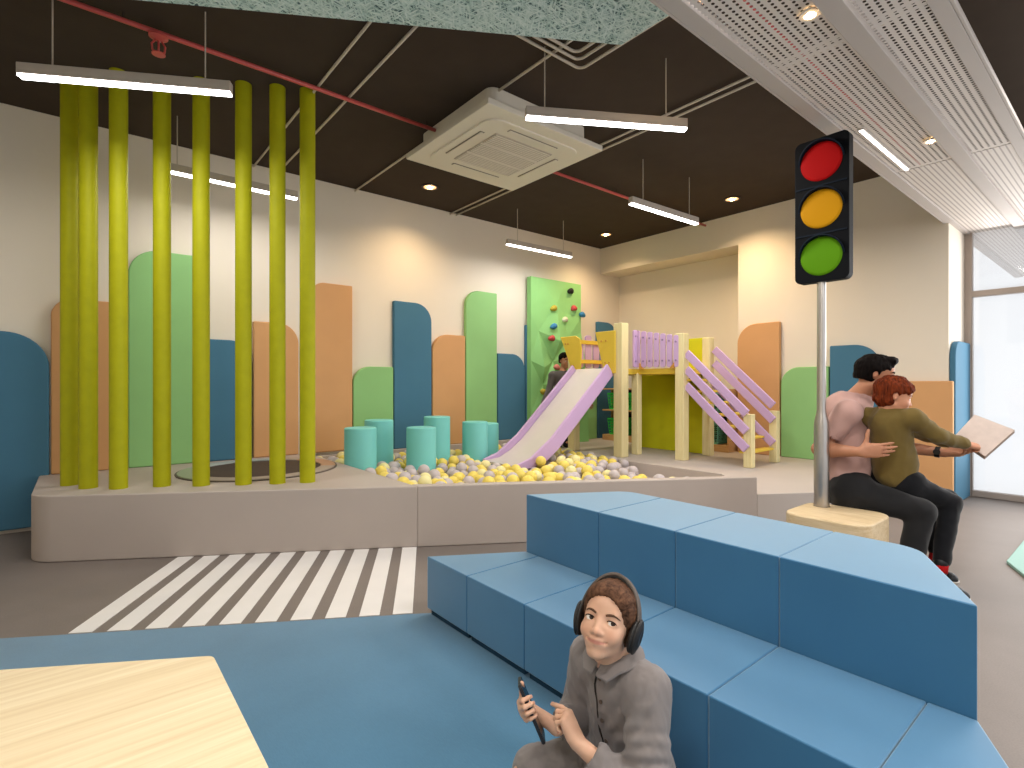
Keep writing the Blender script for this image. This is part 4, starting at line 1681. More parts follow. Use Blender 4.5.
def np_mesh(name, V, F, materials, parent=None, colors=None, midx=None):
    me = bpy.data.meshes.new(name)
    me.vertices.add(len(V))
    me.vertices.foreach_set('co', V.astype(np.float32).ravel())
    me.loops.add(F.size)
    me.loops.foreach_set('vertex_index', F.astype(np.int32).ravel())
    me.polygons.add(len(F))
    me.polygons.foreach_set('loop_start', np.arange(0, F.size, 4, dtype=np.int32))
    me.polygons.foreach_set('use_smooth', np.ones(len(F), bool))
    if midx is not None:
        me.polygons.foreach_set('material_index', midx.astype(np.int32))
    me.update(calc_edges=True)
    me.validate()
    if colors is not None:
        at = me.color_attributes.new('tint', 'FLOAT_COLOR', 'POINT')
        at.data.foreach_set('color', np.concatenate([colors, np.ones((len(V), 1))], 1).astype(np.float32).ravel())
    for m_ in (materials if isinstance(materials, (list, tuple)) else [materials]):
        me.materials.append(m_)
    o = bpy.data.objects.new(name, me)
    COL.objects.link(o)
    if parent is not None:
        o.parent = parent
        wl = Vector((0, 0, 0))
        q = parent
        while q is not None:
            wl += q.location
            q = q.parent
        o.location = -wl
    return o


def fold_noise(V, N, amp, freq, stretch=(1, 1, 1), seed=0.0, ridge=True):
    """cloth folds: displace along the normal with stretched ridged noise"""
    out = np.empty(len(V))
    sx, sy, sz = stretch
    for i, p in enumerate(V):
        v = mnoise.noise(Vector((p[0] * freq * sx + seed, p[1] * freq * sy, p[2] * freq * sz)))
        v2 = mnoise.noise(Vector((p[0] * freq * sx * 2.3 + 9 + seed, p[1] * freq * sy * 2.3, p[2] * freq * sz * 2.3)))
        out[i] = (1 - 2.2 * abs(v)) * 0.7 + 0.4 * v2 if ridge else v + 0.4 * v2
    return V + N * (out * amp)[:, None]


def skin_mat(name, base):
    n = NT(name)
    a = n.new('ShaderNodeAttribute', attribute_name='tint')
    vec = n.coord((1, 1, 1))
    f = n.noise(vec, 60, 4)
    mx = n.new('ShaderNodeMix', data_type='RGBA', blend_type='MULTIPLY')
    mx.inputs[0].default_value = 0.25
    n.link(a.outputs['Color'], mx.inputs[6])
    n.link(n.ramp(f, [(0.3, (0.82, 0.80, 0.78, 1)), (0.7, (1, 1, 1, 1))]), mx.inputs[7])
    n.link(mx.outputs[2], n.b.inputs['Base Color'])
    n.set(0.5, 0.35)
    n.b.inputs['Subsurface Weight'].default_value = 0.12
    n.b.inputs['Subsurface Radius'].default_value = (0.012, 0.005, 0.003)
    n.bump(n.noise(vec, 500, 2), 0.05, 0.001)
    return n.m


def cloth_mat(name, color, rough=0.85, var=0.06, weave=900, spots=None):
    n = NT(name)
    c = lin(color)
    vec = n.coord((1, 1, 1))
    f = n.noise(vec, 9, 4)
    n.link(n.ramp(f, [(0.3, tuple(x * (1 - var) for x in c[:3]) + (1,)), (0.7, tuple(min(1, x * (1 + var)) for x in c[:3]) + (1,))]), n.b.inputs['Base Color'])
    n.set(rough, 0.2, sheen=0.15)
    n.bump(n.noise(vec, weave, 2), 0.15, 0.001)
    return n.m


def hair_mat(name, dark, light, stretch=(60, 60, 8)):
    n = NT(name)
    vec = n.coord(stretch)
    f = n.noise(vec, 1.5, 4, 0.6, 0.4)
    n.link(n.ramp(f, [(0.32, lin(dark)), (0.68, lin(light))]), n.b.inputs['Base Color'])
    n.set(0.65, 0.06)
    n.bump(f, 0.4, 0.003)
    return n.m


class Frame:
    """head frame: x = person's right, y = forward, z = up; s = size of the head (chin to crown)"""
    def __init__(s, chin, fwd, up, size):
        f = np.array(fwd, float); f /= np.linalg.norm(f)
        u = np.array(up, float); u = u - f * (u @ f); u /= np.linalg.norm(u)
        r = np.cross(f, u)
        s.M = np.stack([r, f, u], 1)
        s.o, s.s = np.array(chin, float), size

    def p(s, x, y, z):
        return s.o + s.M @ (np.array([x, y, z]) * s.s)

    def local(s, V):
        return (V - s.o) @ s.M / s.s

    def rot(s, ax, deg):
        """basis turned about a local axis"""
        return s.M @ np.array(Matrix.Rotation(R(deg), 3, ax))


def head(S, F, child=True, jaw=1.0, smile=0.0):
    s = F.s
    E = lambda c, r, k=0.03, op='add', M=None: S.ell(F.p(*c), np.array(r) * s, F.M if M is None else M, k * s, op)
    C = lambda a, b, ra, rb, k=0.03, op='add': S.cone(F.p(*a), F.p(*b), ra * s, rb * s, k * s, op)
    ez = 0.455 if child else 0.50
    E((0, -0.06, 0.625), (0.345 if child else 0.325, 0.425, 0.375), 0.02)
    E((0, 0.10, 0.38), (0.275 if child else 0.265, 0.275, 0.33), 0.06)
    E((0, 0.15, 0.66), (0.27, 0.225, 0.22), 0.06)
    for sx in (-1, 1):
        C((sx * 0.205 * jaw, -0.02, 0.23), (sx * 0.06, 0.24, 0.075), 0.085, 0.06, 0.06)
        E((sx * 0.155, 0.235, 0.315), (0.105, 0.095, 0.105) if child else (0.09, 0.085, 0.09), 0.07)
    E((0, 0.255, 0.065), (0.085 * jaw, 0.075, 0.065), 0.06)
    C((-0.15, 0.295, ez + 0.095), (0.15, 0.295, ez + 0.095), 0.045, 0.045, 0.06)
    # sockets
    for sx in (-1, 1):
        E((sx * 0.145, 0.375, ez), (0.085, 0.058, 0.045), 0.045, 'sub')
    # muzzle and lips
    E((0, 0.27, 0.19), (0.13, 0.10, 0.085), 0.06)
    mz, up = 0.195, 0.018 * smile
    # eyelids around the eyeballs
    for sx in (-1, 1):
        ec = (sx * 0.145, 0.272, ez)
        E(ec, (0.078, 0.074, 0.074), 0.012)
        E((sx * 0.145, 0.345, ez - 0.002), (0.068, 0.045, 0.0225 if child else 0.020), 0.006, 'sub')
    # nose
    nb = 0.30 if child else 0.29
    C((0, 0.325, ez + 0.03), (0, 0.395, nb + 0.03), 0.030, 0.038, 0.045)
    E((0, 0.402, nb + 0.012), (0.047, 0.042, 0.042) if child else (0.05, 0.05, 0.045), 0.025)
    for sx in (-1, 1):
        E((sx * 0.052, 0.362, nb), (0.036, 0.04, 0.031), 0.02)
        E((sx * 0.026, 0.392, nb - 0.030), (0.014, 0.020, 0.010), 0.008, 'sub')
    # philtrum side, lips
    w = 0.105 + 0.02 * smile
    for sx in (-1, 1):
        C((0, 0.368, mz + 0.018), (sx * w * 0.55, 0.348, mz + 0.016 + up * 0.3), 0.015, 0.013, 0.016)
        C((sx * w * 0.55, 0.348, mz + 0.016 + up * 0.3), (sx * w, 0.298, mz + up), 0.013, 0.007, 0.016)
        C((0, 0.362, mz - 0.022), (sx * w * 0.55, 0.342, mz - 0.016 + up * 0.4), 0.019, 0.015, 0.016)
        C((sx * w * 0.55, 0.342, mz - 0.016 + up * 0.4), (sx * w, 0.298, mz + up), 0.014, 0.007, 0.016)
        # mouth line
        C((0, 0.390, mz - 0.001), (sx * w * 0.55, 0.364, mz + 0.003 + up * 0.35), 0.010, 0.009, 0.006, 'sub')
        C((sx * w * 0.55, 0.364, mz + 0.003 + up * 0.35), (sx * w * 1.06, 0.306, mz + up * 1.1), 0.009, 0.012, 0.010, 'sub')
    # ears
    for sx in (-1, 1):
        Me = F.M @ np.array(Matrix.Rotation(R(sx * -18), 3, 'Z')) @ np.array(Matrix.Rotation(R(-10), 3, 'X'))
        S.ell(F.p(sx * 0.335, -0.055, ez - 0.005), np.array((0.026, 0.062, 0.105)) * s, Me, 0.02 * s)
        S.ell(F.p(sx * 0.362, -0.045, ez + 0.005), np.array((0.018, 0.036, 0.066)) * s, Me, 0.012 * s, 'sub')
        S.ell(F.p(sx * 0.342, -0.02, ez - 0.01), np.array((0.016, 0.016, 0.03)) * s, Me, 0.015 * s)
    return ez, mz, w, up


def skin_tint(V, F, base, lip, ez, mz, w, up, blush=0.10, stubble=None):
    """the skin's own colours: lips and a little rosiness on cheeks, nose and ears"""
    L = F.local(V)
    C_ = np.tile(np.array(lin(base)[:3]), (len(V), 1))
    lipc = np.array(lin(lip)[:3])
    x, y, z = L[:, 0], L[:, 1], L[:, 2]
    ax = np.abs(x)
    mid = mz + up * (ax / max(w, 1e-6)) ** 2 * 0.9
    hh = 0.034 * np.clip(1 - (ax / (w * 1.02)) ** 2, 0, 1) + 1e-4
    m = np.clip(1.5 - np.abs(z - mid + 0.004) / hh * 1.4, 0, 1) * (y > 0.27) * (ax < w * 1.03)
    C_ = C_ * (1 - 0.75 * m[:, None]) + lipc * 0.75 * m[:, None]
    ch = np.exp(-((ax - 0.17) / 0.08) ** 2 - ((z - 0.30) / 0.08) ** 2) * (y > 0.1) + 0.8 * np.exp(-(x / 0.06) ** 2 - ((z - 0.31) / 0.05) ** 2) * (y > 0.33)
    ch = ch + 0.8 * ((ax > 0.31) & (np.abs(z - ez) < 0.14))
    red = np.array([1.0, 0.72, 0.66])
    C_ = C_ * (1 - blush * ch[:, None] * 2) + C_ * red * blush * ch[:, None] * 2
    if stubble is not None:
        sb = np.clip((0.34 - z) / 0.1, 0, 1) * (y > -0.05) * (z > -0.05) * np.clip((np.abs(z - mz) - 0.0) / 0.05, 0, 1)
        C_ = C_ * (1 - 0.45 * sb[:, None]) + np.array(lin(stubble)[:3]) * 0.45 * sb[:, None]
    return C_


m_eye = None
m_white = mat('eye_white', '#e8e2dc', 0.25, 0.5, var=0.01)
m_irisb = mat('iris_brown', '#3b2517', 0.2, 0.5, var=0.1)
m_pupil = mat('pupil_black', '#0c0908', 0.15, 0.5)


def eyes(F, ez, gaze, parent, iris=m_irisb):
    """two eyeballs turned to the gaze direction (local frame)"""
    g_ = np.array(gaze, float)
    g_ /= np.linalg.norm(g_)
    gw = Vector(F.M @ g_)
    for sx in (-1, 1):
        c = Vector(F.p(sx * 0.145, 0.272, ez))
        r = 0.068 * F.s
        q = Vector((0, 0, 1)).rotation_difference(gw).to_matrix()
        vs, fs, mi = [], [], []
        nu, nv = 24, 20
        for j in range(nv + 1):
            t = math.pi * j / nv
            for k in range(nu):
                a = 2 * math.pi * k / nu
                vs.append(c + q @ Vector((r * math.sin(t) * math.cos(a), r * math.sin(t) * math.sin(a), r * math.cos(t))))
        for j in range(nv):
            for k in range(nu):
                fs.append((j * nu + k, (j + 1) * nu + k, (j + 1) * nu + (k + 1) % nu, j * nu + (k + 1) % nu))
                tt = math.pi * (j + 0.5) / nv
                mi.append(2 if tt < 0.22 else (1 if tt < 0.52 else 0))
        me = bpy.data.meshes.new('eye')
        me.from_pydata([tuple(v) for v in vs], [], fs)
        for mm in (m_white, iris, m_pupil):
            me.materials.append(mm)
        me.polygons.foreach_set('material_index', mi)
        me.polygons.foreach_set('use_smooth', [True] * len(fs))
        o = bpy.data.objects.new('eye', me)
        COL.objects.link(o)
        o.parent = parent
        o.location = -parent.location


def brows(F, ez, material, parent, lift=0.0, thick=0.017, surf=None):
    bv = BVHTree.FromPolygons([tuple(v) for v in surf[0]], [tuple(f) for f in surf[1]])
    for sx in (-1, 1):
        pts = []
        rs = []
        for i in range(11):
            t = i / 10
            x = 0.062 + 0.165 * t
            z = ez + 0.088 + 0.032 * math.sin(math.pi * min(1, t * 0.9)) - 0.014 * t + lift
            src = Vector(F.p(sx * x * 1.25, 0.9, z))
            dr = Vector(F.p(sx * x * 0.95, 0.1, z)) - src
            h_ = bv.ray_cast(src, dr.normalized())
            p = h_[0] if h_[0] is not None else Vector(F.p(sx * x, 0.35, z))
            pts.append(p)
            rs.append(F.s * thick * (0.55 + 0.6 * math.sin(math.pi * (0.2 + 0.75 * t))) * (1 - 0.5 * t * t))
        MB().tube(pts, rs, 8).build('eyebrow', material, parent, smooth=True)


def unit(v):
    v = np.array(v, float)
    return v / np.linalg.norm(v)


def rotv(v, ax, deg):
    return np.array(Matrix.Rotation(R(deg), 3, Vector(ax)) @ Vector(v))


def hand(S, wrist, fwd, nrm, side, sc=1.0, curls=None, thumb=(40, 25, 20, 15), spread=4.0, k=0.006, nails=None):
    """palm with five separate fingers. fwd: wrist to knuckles; nrm: out of the palm; side: +1 when the thumb lies at fwd x nrm, else -1.
    curls: per finger (index..little) three bend angles; thumb: (out angle, toward palm, bend1, bend2). Returns finger tip points."""
    f, n_ = unit(fwd), np.array(nrm, float)
    n_ = unit(n_ - f * (n_ @ f))
    lat = np.cross(f, n_) * side          # toward the thumb
    w = np.array(wrist, float)
    curls = curls or [(15, 20, 10)] * 4
    offs = (0.029, 0.0095, -0.0095, -0.028)
    mlen = (0.090, 0.093, 0.087, 0.079)
    flen = (0.072, 0.080, 0.074, 0.058)
    rad = (0.0092, 0.0095, 0.0090, 0.0080)
    tips = []
    # palm
    for i in range(4):
        kn = w + (f * mlen[i] + lat * offs[i]) * sc - n_ * 0.004 * sc * (1 if i in (1, 2) else 0)
        S.cone(w + (f * 0.012 + lat * offs[i] * 0.55) * sc, kn, 0.0150 * sc, 0.0118 * sc, 0.014 * sc)
    S.cone(w + (f * 0.03 + lat * 0.022 + n_ * 0.008) * sc, w + (f * 0.062 + lat * 0.030 + n_ * 0.008) * sc, 0.015 * sc, 0.012 * sc, 0.014 * sc)
    S.cone(w + (f * 0.03 - lat * 0.020 + n_ * 0.006) * sc, w + (f * 0.06 - lat * 0.022 + n_ * 0.006) * sc, 0.013 * sc, 0.011 * sc, 0.014 * sc)
    for i in range(4):
        p = w + (f * mlen[i] + lat * offs[i]) * sc - n_ * 0.004 * sc * (1 if i in (1, 2) else 0)
        d = rotv(f, np.cross(f, lat) * 1.0, 0)
        d = unit(f + lat * math.tan(R((1.5 - i) * spread)))
        a = 0.0
        pts = [p]
        axis = np.cross(d, n_)
        for c_, lf in zip(curls[i], (0.46, 0.30, 0.24)):
            a += c_
            dd = unit(d * math.cos(R(a)) + n_ * math.sin(R(a)))
            p = p + dd * flen[i] * lf * sc
            pts.append(p)
        r = rad[i] * sc
        for j in range(3):
            S.cone(pts[j], pts[j + 1], r * (1 - 0.09 * j), r * (1 - 0.09 * (j + 1)) * (0.93 if j == 2 else 1), 0.0025 * sc)
            S.ell(pts[j] , np.array([r * 1.06] * 3) * (1 - 0.09 * j), None, 0.003 * sc)
        tips.append((pts[-1], dd, unit(-d * math.sin(R(a)) * -1 * 0 + (-n_ * math.cos(R(a)) + d * math.sin(R(a)))), r))
    # thumb: leaves the side of the palm near its base
    out, inn, b1, b2 = thumb
    p0 = w + (f * 0.022 + lat * 0.022 + n_ * 0.006) * sc
    d = unit(f * math.cos(R(out)) + lat * math.sin(R(out)))
    d = unit(d * math.cos(R(inn)) + n_ * math.sin(R(inn)))
    p1 = p0 + d * 0.042 * sc
    bend = unit(-lat * math.cos(R(inn)) * math.cos(R(out)) + f * math.sin(R(out)) + n_ * 0.3)
    d1 = unit(d * math.cos(R(b1)) + bend * math.sin(R(b1)))
    p2 = p1 + d1 * 0.032 * sc
    d2 = unit(d * math.cos(R(b1 + b2)) + bend * math.sin(R(b1 + b2)))
    p3 = p2 + d2 * 0.025 * sc
    S.cone(p0, p1, 0.0150 * sc, 0.0115 * sc, 0.012 * sc)
    S.cone(p1, p2, 0.0112 * sc, 0.0102 * sc, 0.004 * sc)
    S.cone(p2, p3, 0.0104 * sc, 0.0085 * sc, 0.003 * sc)
    tips.append((p3, d2, -bend, 0.009 * sc))
    if nails is not None:
        nm, par = nails
        for (tp, dr, back, r) in tips:
            sd = np.cross(dr, back)
            q0 = tp - dr * r * 0.55 + back * r * 0.80
            mb = MB()
            vs = []
            for u in (-1, 0, 1):
                for v in (-1, 0, 1):
                    vs.append(q0 + dr * (u * r * 0.62) + sd * (v * r * 0.58) + back * (r * 0.16 - 0.14 * r * u * u * (u > 0) - 0.20 * r * v * v))
            fs = [(a_ * 3 + b_, a_ * 3 + b_ + 1, (a_ + 1) * 3 + b_ + 1, (a_ + 1) * 3 + b_) for a_ in (0, 1) for b_ in (0, 1)]
            mb.add(vs, fs).build('fingernail', nm, par, smooth=True)
    return tips
# ================================================================== GIRL with headphones, sitting against the bench
G0 = Vector((1.10, 0.885, 0.006))
girl = thing('person', 'girl with headphones sitting on the carpet against the blue bench, looking up from her phone', 'person', G0)
A = lambda *p: np.array(p, float)
head_c = cw((608.5 - CX) / FPX * 1.345, 1.345, CAMH - (619 - CY) / FPX * 1.345)
hs = 0.192
# facing: toward the camera's left, chin a little up, head tilted toward her left shoulder
fdir = unit(np.array(cw(-0.47, -0.88, 0)) + A(0, 0, 0.50))
upv = unit(A(0, 0, 1) + 0.10 * np.array(cw(1, 0, 0)))
HF = Frame((0, 0, 0), fdir, upv, hs)
HF.o = np.array(head_c) - HF.M @ (A(0, 0.0, 0.50) * hs)
SL, SR = A(1.075, 0.785, 0.405), A(1.085, 0.985, 0.405)     # shoulder joints
EL, ER = A(0.985, 0.725, 0.205), A(1.105, 1.035, 0.225)      # elbows
WL, WR = np.array(PD(578, 743, 1.262)), np.array(PD(557, 727, 1.375))
HIP = A(1.17, 0.885, 0.10)
HL, HR = A(1.15, 0.872, 0.10), A(1.15, 0.95, 0.10)
KL, KR = A(0.86, 0.62, 0.12), A(0.935, 1.065, 0.105)
FL, FR_ = A(0.93, 0.93, 0.055), A(0.84, 0.86, 0.055)

m_gskin = skin_mat('girl_skin', None)
m_ghair = hair_mat('girl_hair', '#37251c', '#6d4d3a', (50, 50, 50))
m_dress = cloth_mat('grey_linen', '#7c7573', 0.9, 0.07)
m_nail = mat('girl_nail', '#d9a48c', 0.3, 0.5, var=0.01)
m_seam = mat('dress_dark', '#2c2825', 0.8, 0.2)
m_btn = mat('dress_button', '#57493f', 0.5, 0.4)

S = SDF((0.74, 0.52, 0.0), (1.33, 1.26, 0.72), 0.0028)
ez, mz, mw, mup = head(S, HF, True, 0.76, 1.25)
# neck, shoulders, trunk (inside the dress), arms
nb = (SL + SR) / 2 + A(0.0, 0, 0.035)
S.cone(HF.p(0, -0.09, 0.20), nb + A(0.0, 0, -0.02), 0.042, 0.046, 0.02)
S.cone(nb + A(0, 0, -0.02), HIP + A(0, 0, 0.04), 0.055, 0.075, 0.03, flat=((1, 0, 0), 0.8))
for a, b, c, d in ((SL, EL, WL, 1), (SR, ER, WR, 1)):
    S.cone(nb + A(0, 0, -0.02), a, 0.03, 0.036, 0.03)
    S.cone(a, b, 0.034, 0.028, 0.02)
    S.cone(b, c, 0.027, 0.0185, 0.015)
for a, b, c in ((HL, KL, FL), (HR, KR, FR_)):
    S.cone(HIP, a, 0.07, 0.065, 0.03)
    S.cone(a, b, 0.062, 0.043, 0.02)
    S.cone(b, c, 0.040, 0.028, 0.02)
    S.cone(c, c + unit(A(c[0] - b[0], c[1] - b[1], -0.1)) * 0.10 * A(1, 1, 0.1), 0.026, 0.020, 0.015)
# left hand: index stretched toward the screen, other fingers curled
fwdL = unit(np.array(PD(562, 707, 1.300)) - WL)
tocam = unit(np.array(cam.location) - WL)
nrmL = unit(np.array(cw(-0.80, 0.50, -0.15)))
scg = 0.72
hand(S, WL - fwdL * 0.004, fwdL, nrmL, -1, scg * 1.02,
     [(42, 12, 6), (64, 70, 40), (72, 80, 40), (78, 80, 40)], (30, 40, 18, 22), 3.0, nails=(m_nail, girl))
# right hand: behind the phone, fingers wrapped round its far edge
ph_top, ph_bot = np.array(PD(519.5, 683, 1.345)), np.array(PD(544, 741, 1.325))
pu = unit(ph_top - ph_bot)
view = unit((ph_top + ph_bot) / 2 - np.array(cam.location))
pn = unit(np.cross(view, pu))                   # screen normal, to the picture's right and up
if pn @ np.array(cw(1, 0, 0)) < 0:
    pn = -pn
pn = unit(pn - 0.16 * view)
pn = unit(pn - pu * (pn @ pu))
pw_ = np.cross(pu, pn)                          # width axis of the phone
if pw_ @ view < 0:
    pw_ = -pw_
pc = (ph_top + ph_bot) / 2 + pw_ * 0.012
wR = pc - pn * 0.017 + pw_ * 0.040 - pu * 0.004
fR = unit(-pw_ + 0.30 * pu)
hand(S, wR, fR, pn, 1, scg, [(26, 78, 50), (28, 80, 50), (30, 80, 50), (36, 78, 48)], (48, 12, 10, 20), 4.0, nails=(m_nail, girl))
S.cone(WR, wR, 0.0185, 0.017, 0.012)
V, Fc = S.mesh(1)
tint = skin_tint(V, HF, '#d3a78c', '#a25c54', ez, mz, mw, mup, 0.16)
# knuckles and finger tips a little rosier
np_mesh('body', V, Fc, m_gskin, girl, tint)
gz_local = HF.M.T @ unit(np.array(cam.location) + np.array(cw(0.30, 0, 0.0)) - np.array(head_c))
gz_local = unit(A(np.clip(gz_local[0], -0.36, 0.36), gz_local[1], np.clip(gz_local[2], -0.1, 0.16)))
print('GAZE', gz_local)
eyes(HF, ez, gz_local, girl)
brows(HF, ez, mat('girl_brow', '#5a4030', 0.7, 0.2, var=0.1), girl, -0.018, 0.015, (V, Fc))
# upper lashes
m_lash = mat('lash_dark', '#1d1410', 0.6, 0.2)
for sx in (-1, 1):
    pts = [HF.p(sx * (0.145 + 0.064 * u), 0.272 + 0.0765 * math.sqrt(max(0.05, 1 - (0.80 * u) ** 2 * 0.9)) , ez + 0.0245 * math.sqrt(max(0, 1 - u * u))) for u in np.linspace(-1, 1, 11)]
    MB().tube(pts, [hs * 0.0075 * (0.5 + 0.6 * math.sin(math.pi * (0.1 + 0.8 * i / 10))) for i in range(11)], 6).build('eyelash', m_lash, girl, smooth=True)

# hair: drawn back, parted, with a small knot at the back
S = SDF(HF.o - 0.26, HF.o + 0.32, 0.003)
E = lambda c, r, k=0.03, op='add': S.ell(HF.p(*c), np.array(r) * hs, HF.M, k * hs, op)
E((0, -0.075, 0.635), (0.375, 0.435, 0.395), 0.02)
E((0, -0.16, 0.42), (0.34, 0.33, 0.26), 0.06)
E((0, 0.15, 0.70), (0.31, 0.255, 0.245), 0.05)
E((0, -0.52, 0.50), (0.13, 0.11, 0.13), 0.04)
# cut the face out: hairline high over the forehead, temples drawn back
E((0, 0.42, 0.31), (0.335, 0.385, 0.44), 0.03, 'sub')
E((0, 0.36, 0.10), (0.50, 0.42, 0.30), 0.10, 'sub')
V, Fc = S.mesh(1)
N = vnormals(V, Fc)
L = HF.local(V)
st = np.array([mnoise.noise(Vector((math.atan2(p[0] + 0.05, p[2] - 0.35) * 16, p[1] * 2.0, 1.7))) for p in L])
st2 = np.array([mnoise.noise(Vector((math.atan2(p[0] + 0.05, p[2] - 0.35) * 42, p[1] * 3.0, 5.7))) for p in L])
V = V + N * ((st * 0.013 + st2 * 0.006) * hs)[:, None]
np_mesh('hair', V, Fc, m_ghair, girl)

# dress: trunk, wide sleeves, skirt over the thighs
S = SDF((0.72, 0.50, 0.0), (1.34, 1.26, 0.52), 0.0042)
S.cone(nb + A(0.008, 0, -0.07), A(1.13, 0.885, 0.16), 0.090, 0.100, 0.03, flat=((1, 0, 0.15), 0.82))
S.cone(SL + A(0.0, 0.01, -0.004), nb + A(0, -0.03, -0.026), 0.050, 0.044, 0.03)
S.cone(SR + A(0.0, -0.01, -0.004), nb + A(0, 0.03, -0.026), 0.050, 0.044, 0.03)
S.cone(A(1.14, 0.885, 0.16), A(1.15, 0.885, 0.12), 0.098, 0.10, 0.03)
for a, b, c in ((SL, EL, WL), (SR, ER, WR)):
    b2 = b + A(0, 0, -0.005)
    S.cone(a, b2, 0.052, 0.050, 0.022)
    cuff = c + (b - c) * 0.16
    S.cone(b2, cuff, 0.049, 0.0345, 0.02)
    # hollow the cuff
    S.cone(cuff, c + (c - b) * 0.3, 0.029, 0.032, 0.004, 'sub')
    S.cone(cuff + (c - b) * 0.14, cuff + (c - b) * 0.3, 0.05, 0.06, 0.0, 'sub')
for a, b in ((HL, KL), (HR, KR)):
    S.cone(a + A(0, 0, 0.01), b + A(0.02, 0, 0.0), 0.066, 0.058, 0.05)
S.cone(HL, HR + A(-0.12, 0, -0.02), 0.07, 0.07, 0.05)
S.cone(A(0.98, 0.75, 0.08), A(0.96, 1.02, 0.07), 0.06, 0.06, 0.06)
S.plane((0, 0, 0.009), (0, 0, -1))
V, Fc = S.mesh(2)
N = vnormals(V, Fc)
V = fold_noise(V, N, 0.0060, 10.0, (1.6, 1.6, 0.7), 2.0)
V = fold_noise(V, N, 0.0018, 30.0, (1.6, 1.6, 0.6), 5.0)
# deep folds where the arm bends and across the lap
for (c, r, am, fr, dr) in ((EL + A(-0.01, 0.03, 0.06), 0.09, 0.0036, 210, unit(A(0.5, 0.5, 1))), (A(1.02, 0.80, 0.30), 0.08, 0.0035, 170, unit(A(0.2, 1, 0.7))), (A(1.02, 0.98, 0.28), 0.08, 0.0035, 160, unit(A(0.2, -1, 0.7))), ((KR + HR) / 2, 0.13, 0.004, 70, unit(A(1, 0.2, 0)))):
    dd = np.linalg.norm(V - c, axis=1)
    wgt = np.exp(-(dd / r) ** 2)
    V = V + N * (np.sin((V @ dr) * fr + 3 * V[:, 1]) * am * wgt)[:, None]
V[:, 2] = np.maximum(V[:, 2], 0.0075)
dress = np_mesh('dress', V, Fc, m_dress, girl)
dress['label'] = 'grey buttoned shirt dress'
# collar: two pointed leaves round the neck and a dark placket with buttons down the front
front = unit(A(-1, 0.0, 0.12))
ncb = nb + A(0.0, 0, 0.016)
for sg in (-1, 1):
    outer, inner = [], []
    for i in range(9):
        a = R(180 - 4 - i * 20) if sg > 0 else R(180 + 4 + i * 20)
        ca, sa = math.cos(a), math.sin(a)
        t = i / 8
        top_z = 0.020 + 0.016 * t
        inner.append(ncb + A(ca * 0.051 - 0.006, sa * 0.053, top_z - 0.012 * (1 - t)))
        drop = 0.031 + 0.026 * math.exp(-((t - 0.08) / 0.12) ** 2)
        rr = 0.071 + 0.016 * math.exp(-((t - 0.1) / 0.2) ** 2)
        outer.append(ncb + A(ca * rr - 0.008, sa * rr * 1.08, top_z - drop))
    mb = MB()
    n9 = 9
    vs = [Vector(p) for p in inner] + [Vector(p) + Vector((0, 0, 0.004)) for p in outer] + [Vector(p) - Vector((0, 0, 0.004)) for p in inner] + [Vector(p) - Vector((0, 0, 0.002)) for p in outer]
    fs = []
    for i in range(8):
        fs += [(i, i + 1, n9 + i + 1, n9 + i), (2 * n9 + i, 3 * n9 + i, 3 * n9 + i + 1, 2 * n9 + i + 1), (n9 + i, n9 + i + 1, 3 * n9 + i + 1, 3 * n9 + i), (i, 2 * n9 + i, 2 * n9 + i + 1, i + 1)]
    fs += [(0, n9, 3 * n9, 2 * n9), (8, 2 * n9 + 8, 3 * n9 + 8, n9 + 8)]
    mb.add(vs, fs).build('collar', m_dress, dress, bevel=0.002)
bvh = BVHTree.FromPolygons([tuple(v) for v in V], [tuple(f) for f in Fc])
prev = []
for i in range(14):
    z = 0.425 - 0.018 * i
    hit = bvh.ray_cast(Vector((0.70, 0.885 + 0.004 * math.sin(i), z)), Vector((1, 0, 0)))
    if hit[0] is not None and hit[0].x > 0.90:
        prev.append(hit[0] + Vector((-0.0008, 0, 0)))
MB().tube([p + Vector((0.0, 0.013, 0)) for p in prev], 0.0022, 6).build('placket', m_seam, dress, smooth=True)
for i in range(1, len(prev) - 1, 3):
    p = prev[i]
    MB().cyl(p + Vector((0.001, 0, 0)), p + Vector((-0.003, 0, 0)), 0.0052, n=14).build('button', m_btn, dress, bevel=0.001)

# headphones
m_hp = mat('headphone_black', '#1b1816', 0.5, 0.4, var=0.05)
m_hpb = mat('headphone_band', '#5a5049', 0.6, 0.3, var=0.05)
hp = thing('headphones', "black over-ear headphones on the seated girl's head", 'headphones', Vector(HF.p(0, -0.03, 0.5)))
pts_o = []
band = MB()
inn = MB()
N_ = 61
prof_o, prof_i = [], []
for i in range(N_):
    a = math.pi * i / (N_ - 1)
    x = math.cos(a)
    z = math.sin(a)
    prof_o.append((x * 0.41, 0.50 + z * 0.60 - 0.02 * abs(x)))
    prof_i.append((x * 0.385, 0.50 + z * 0.555 - 0.02 * abs(x)))


def strip(pr_o, pr_i, y0, y1):
    vs = []
    for (xo, zo), (xi, zi) in zip(pr_o, pr_i):
        vs += [HF.p(xo, y0, zo), HF.p(xo, y1, zo), HF.p(xi, y1, zi), HF.p(xi, y0, zi)]
    fs = []
    m_ = len(pr_o)
    for i in range(m_ - 1):
        for q in range(4):
            fs.append((i * 4 + q, i * 4 + (q + 1) % 4, (i + 1) * 4 + (q + 1) % 4, (i + 1) * 4 + q))
    fs += [(0, 1, 2, 3), ((m_ - 1) * 4 + 3, (m_ - 1) * 4 + 2, (m_ - 1) * 4 + 1, (m_ - 1) * 4)]
    return MB().add(vs, fs)


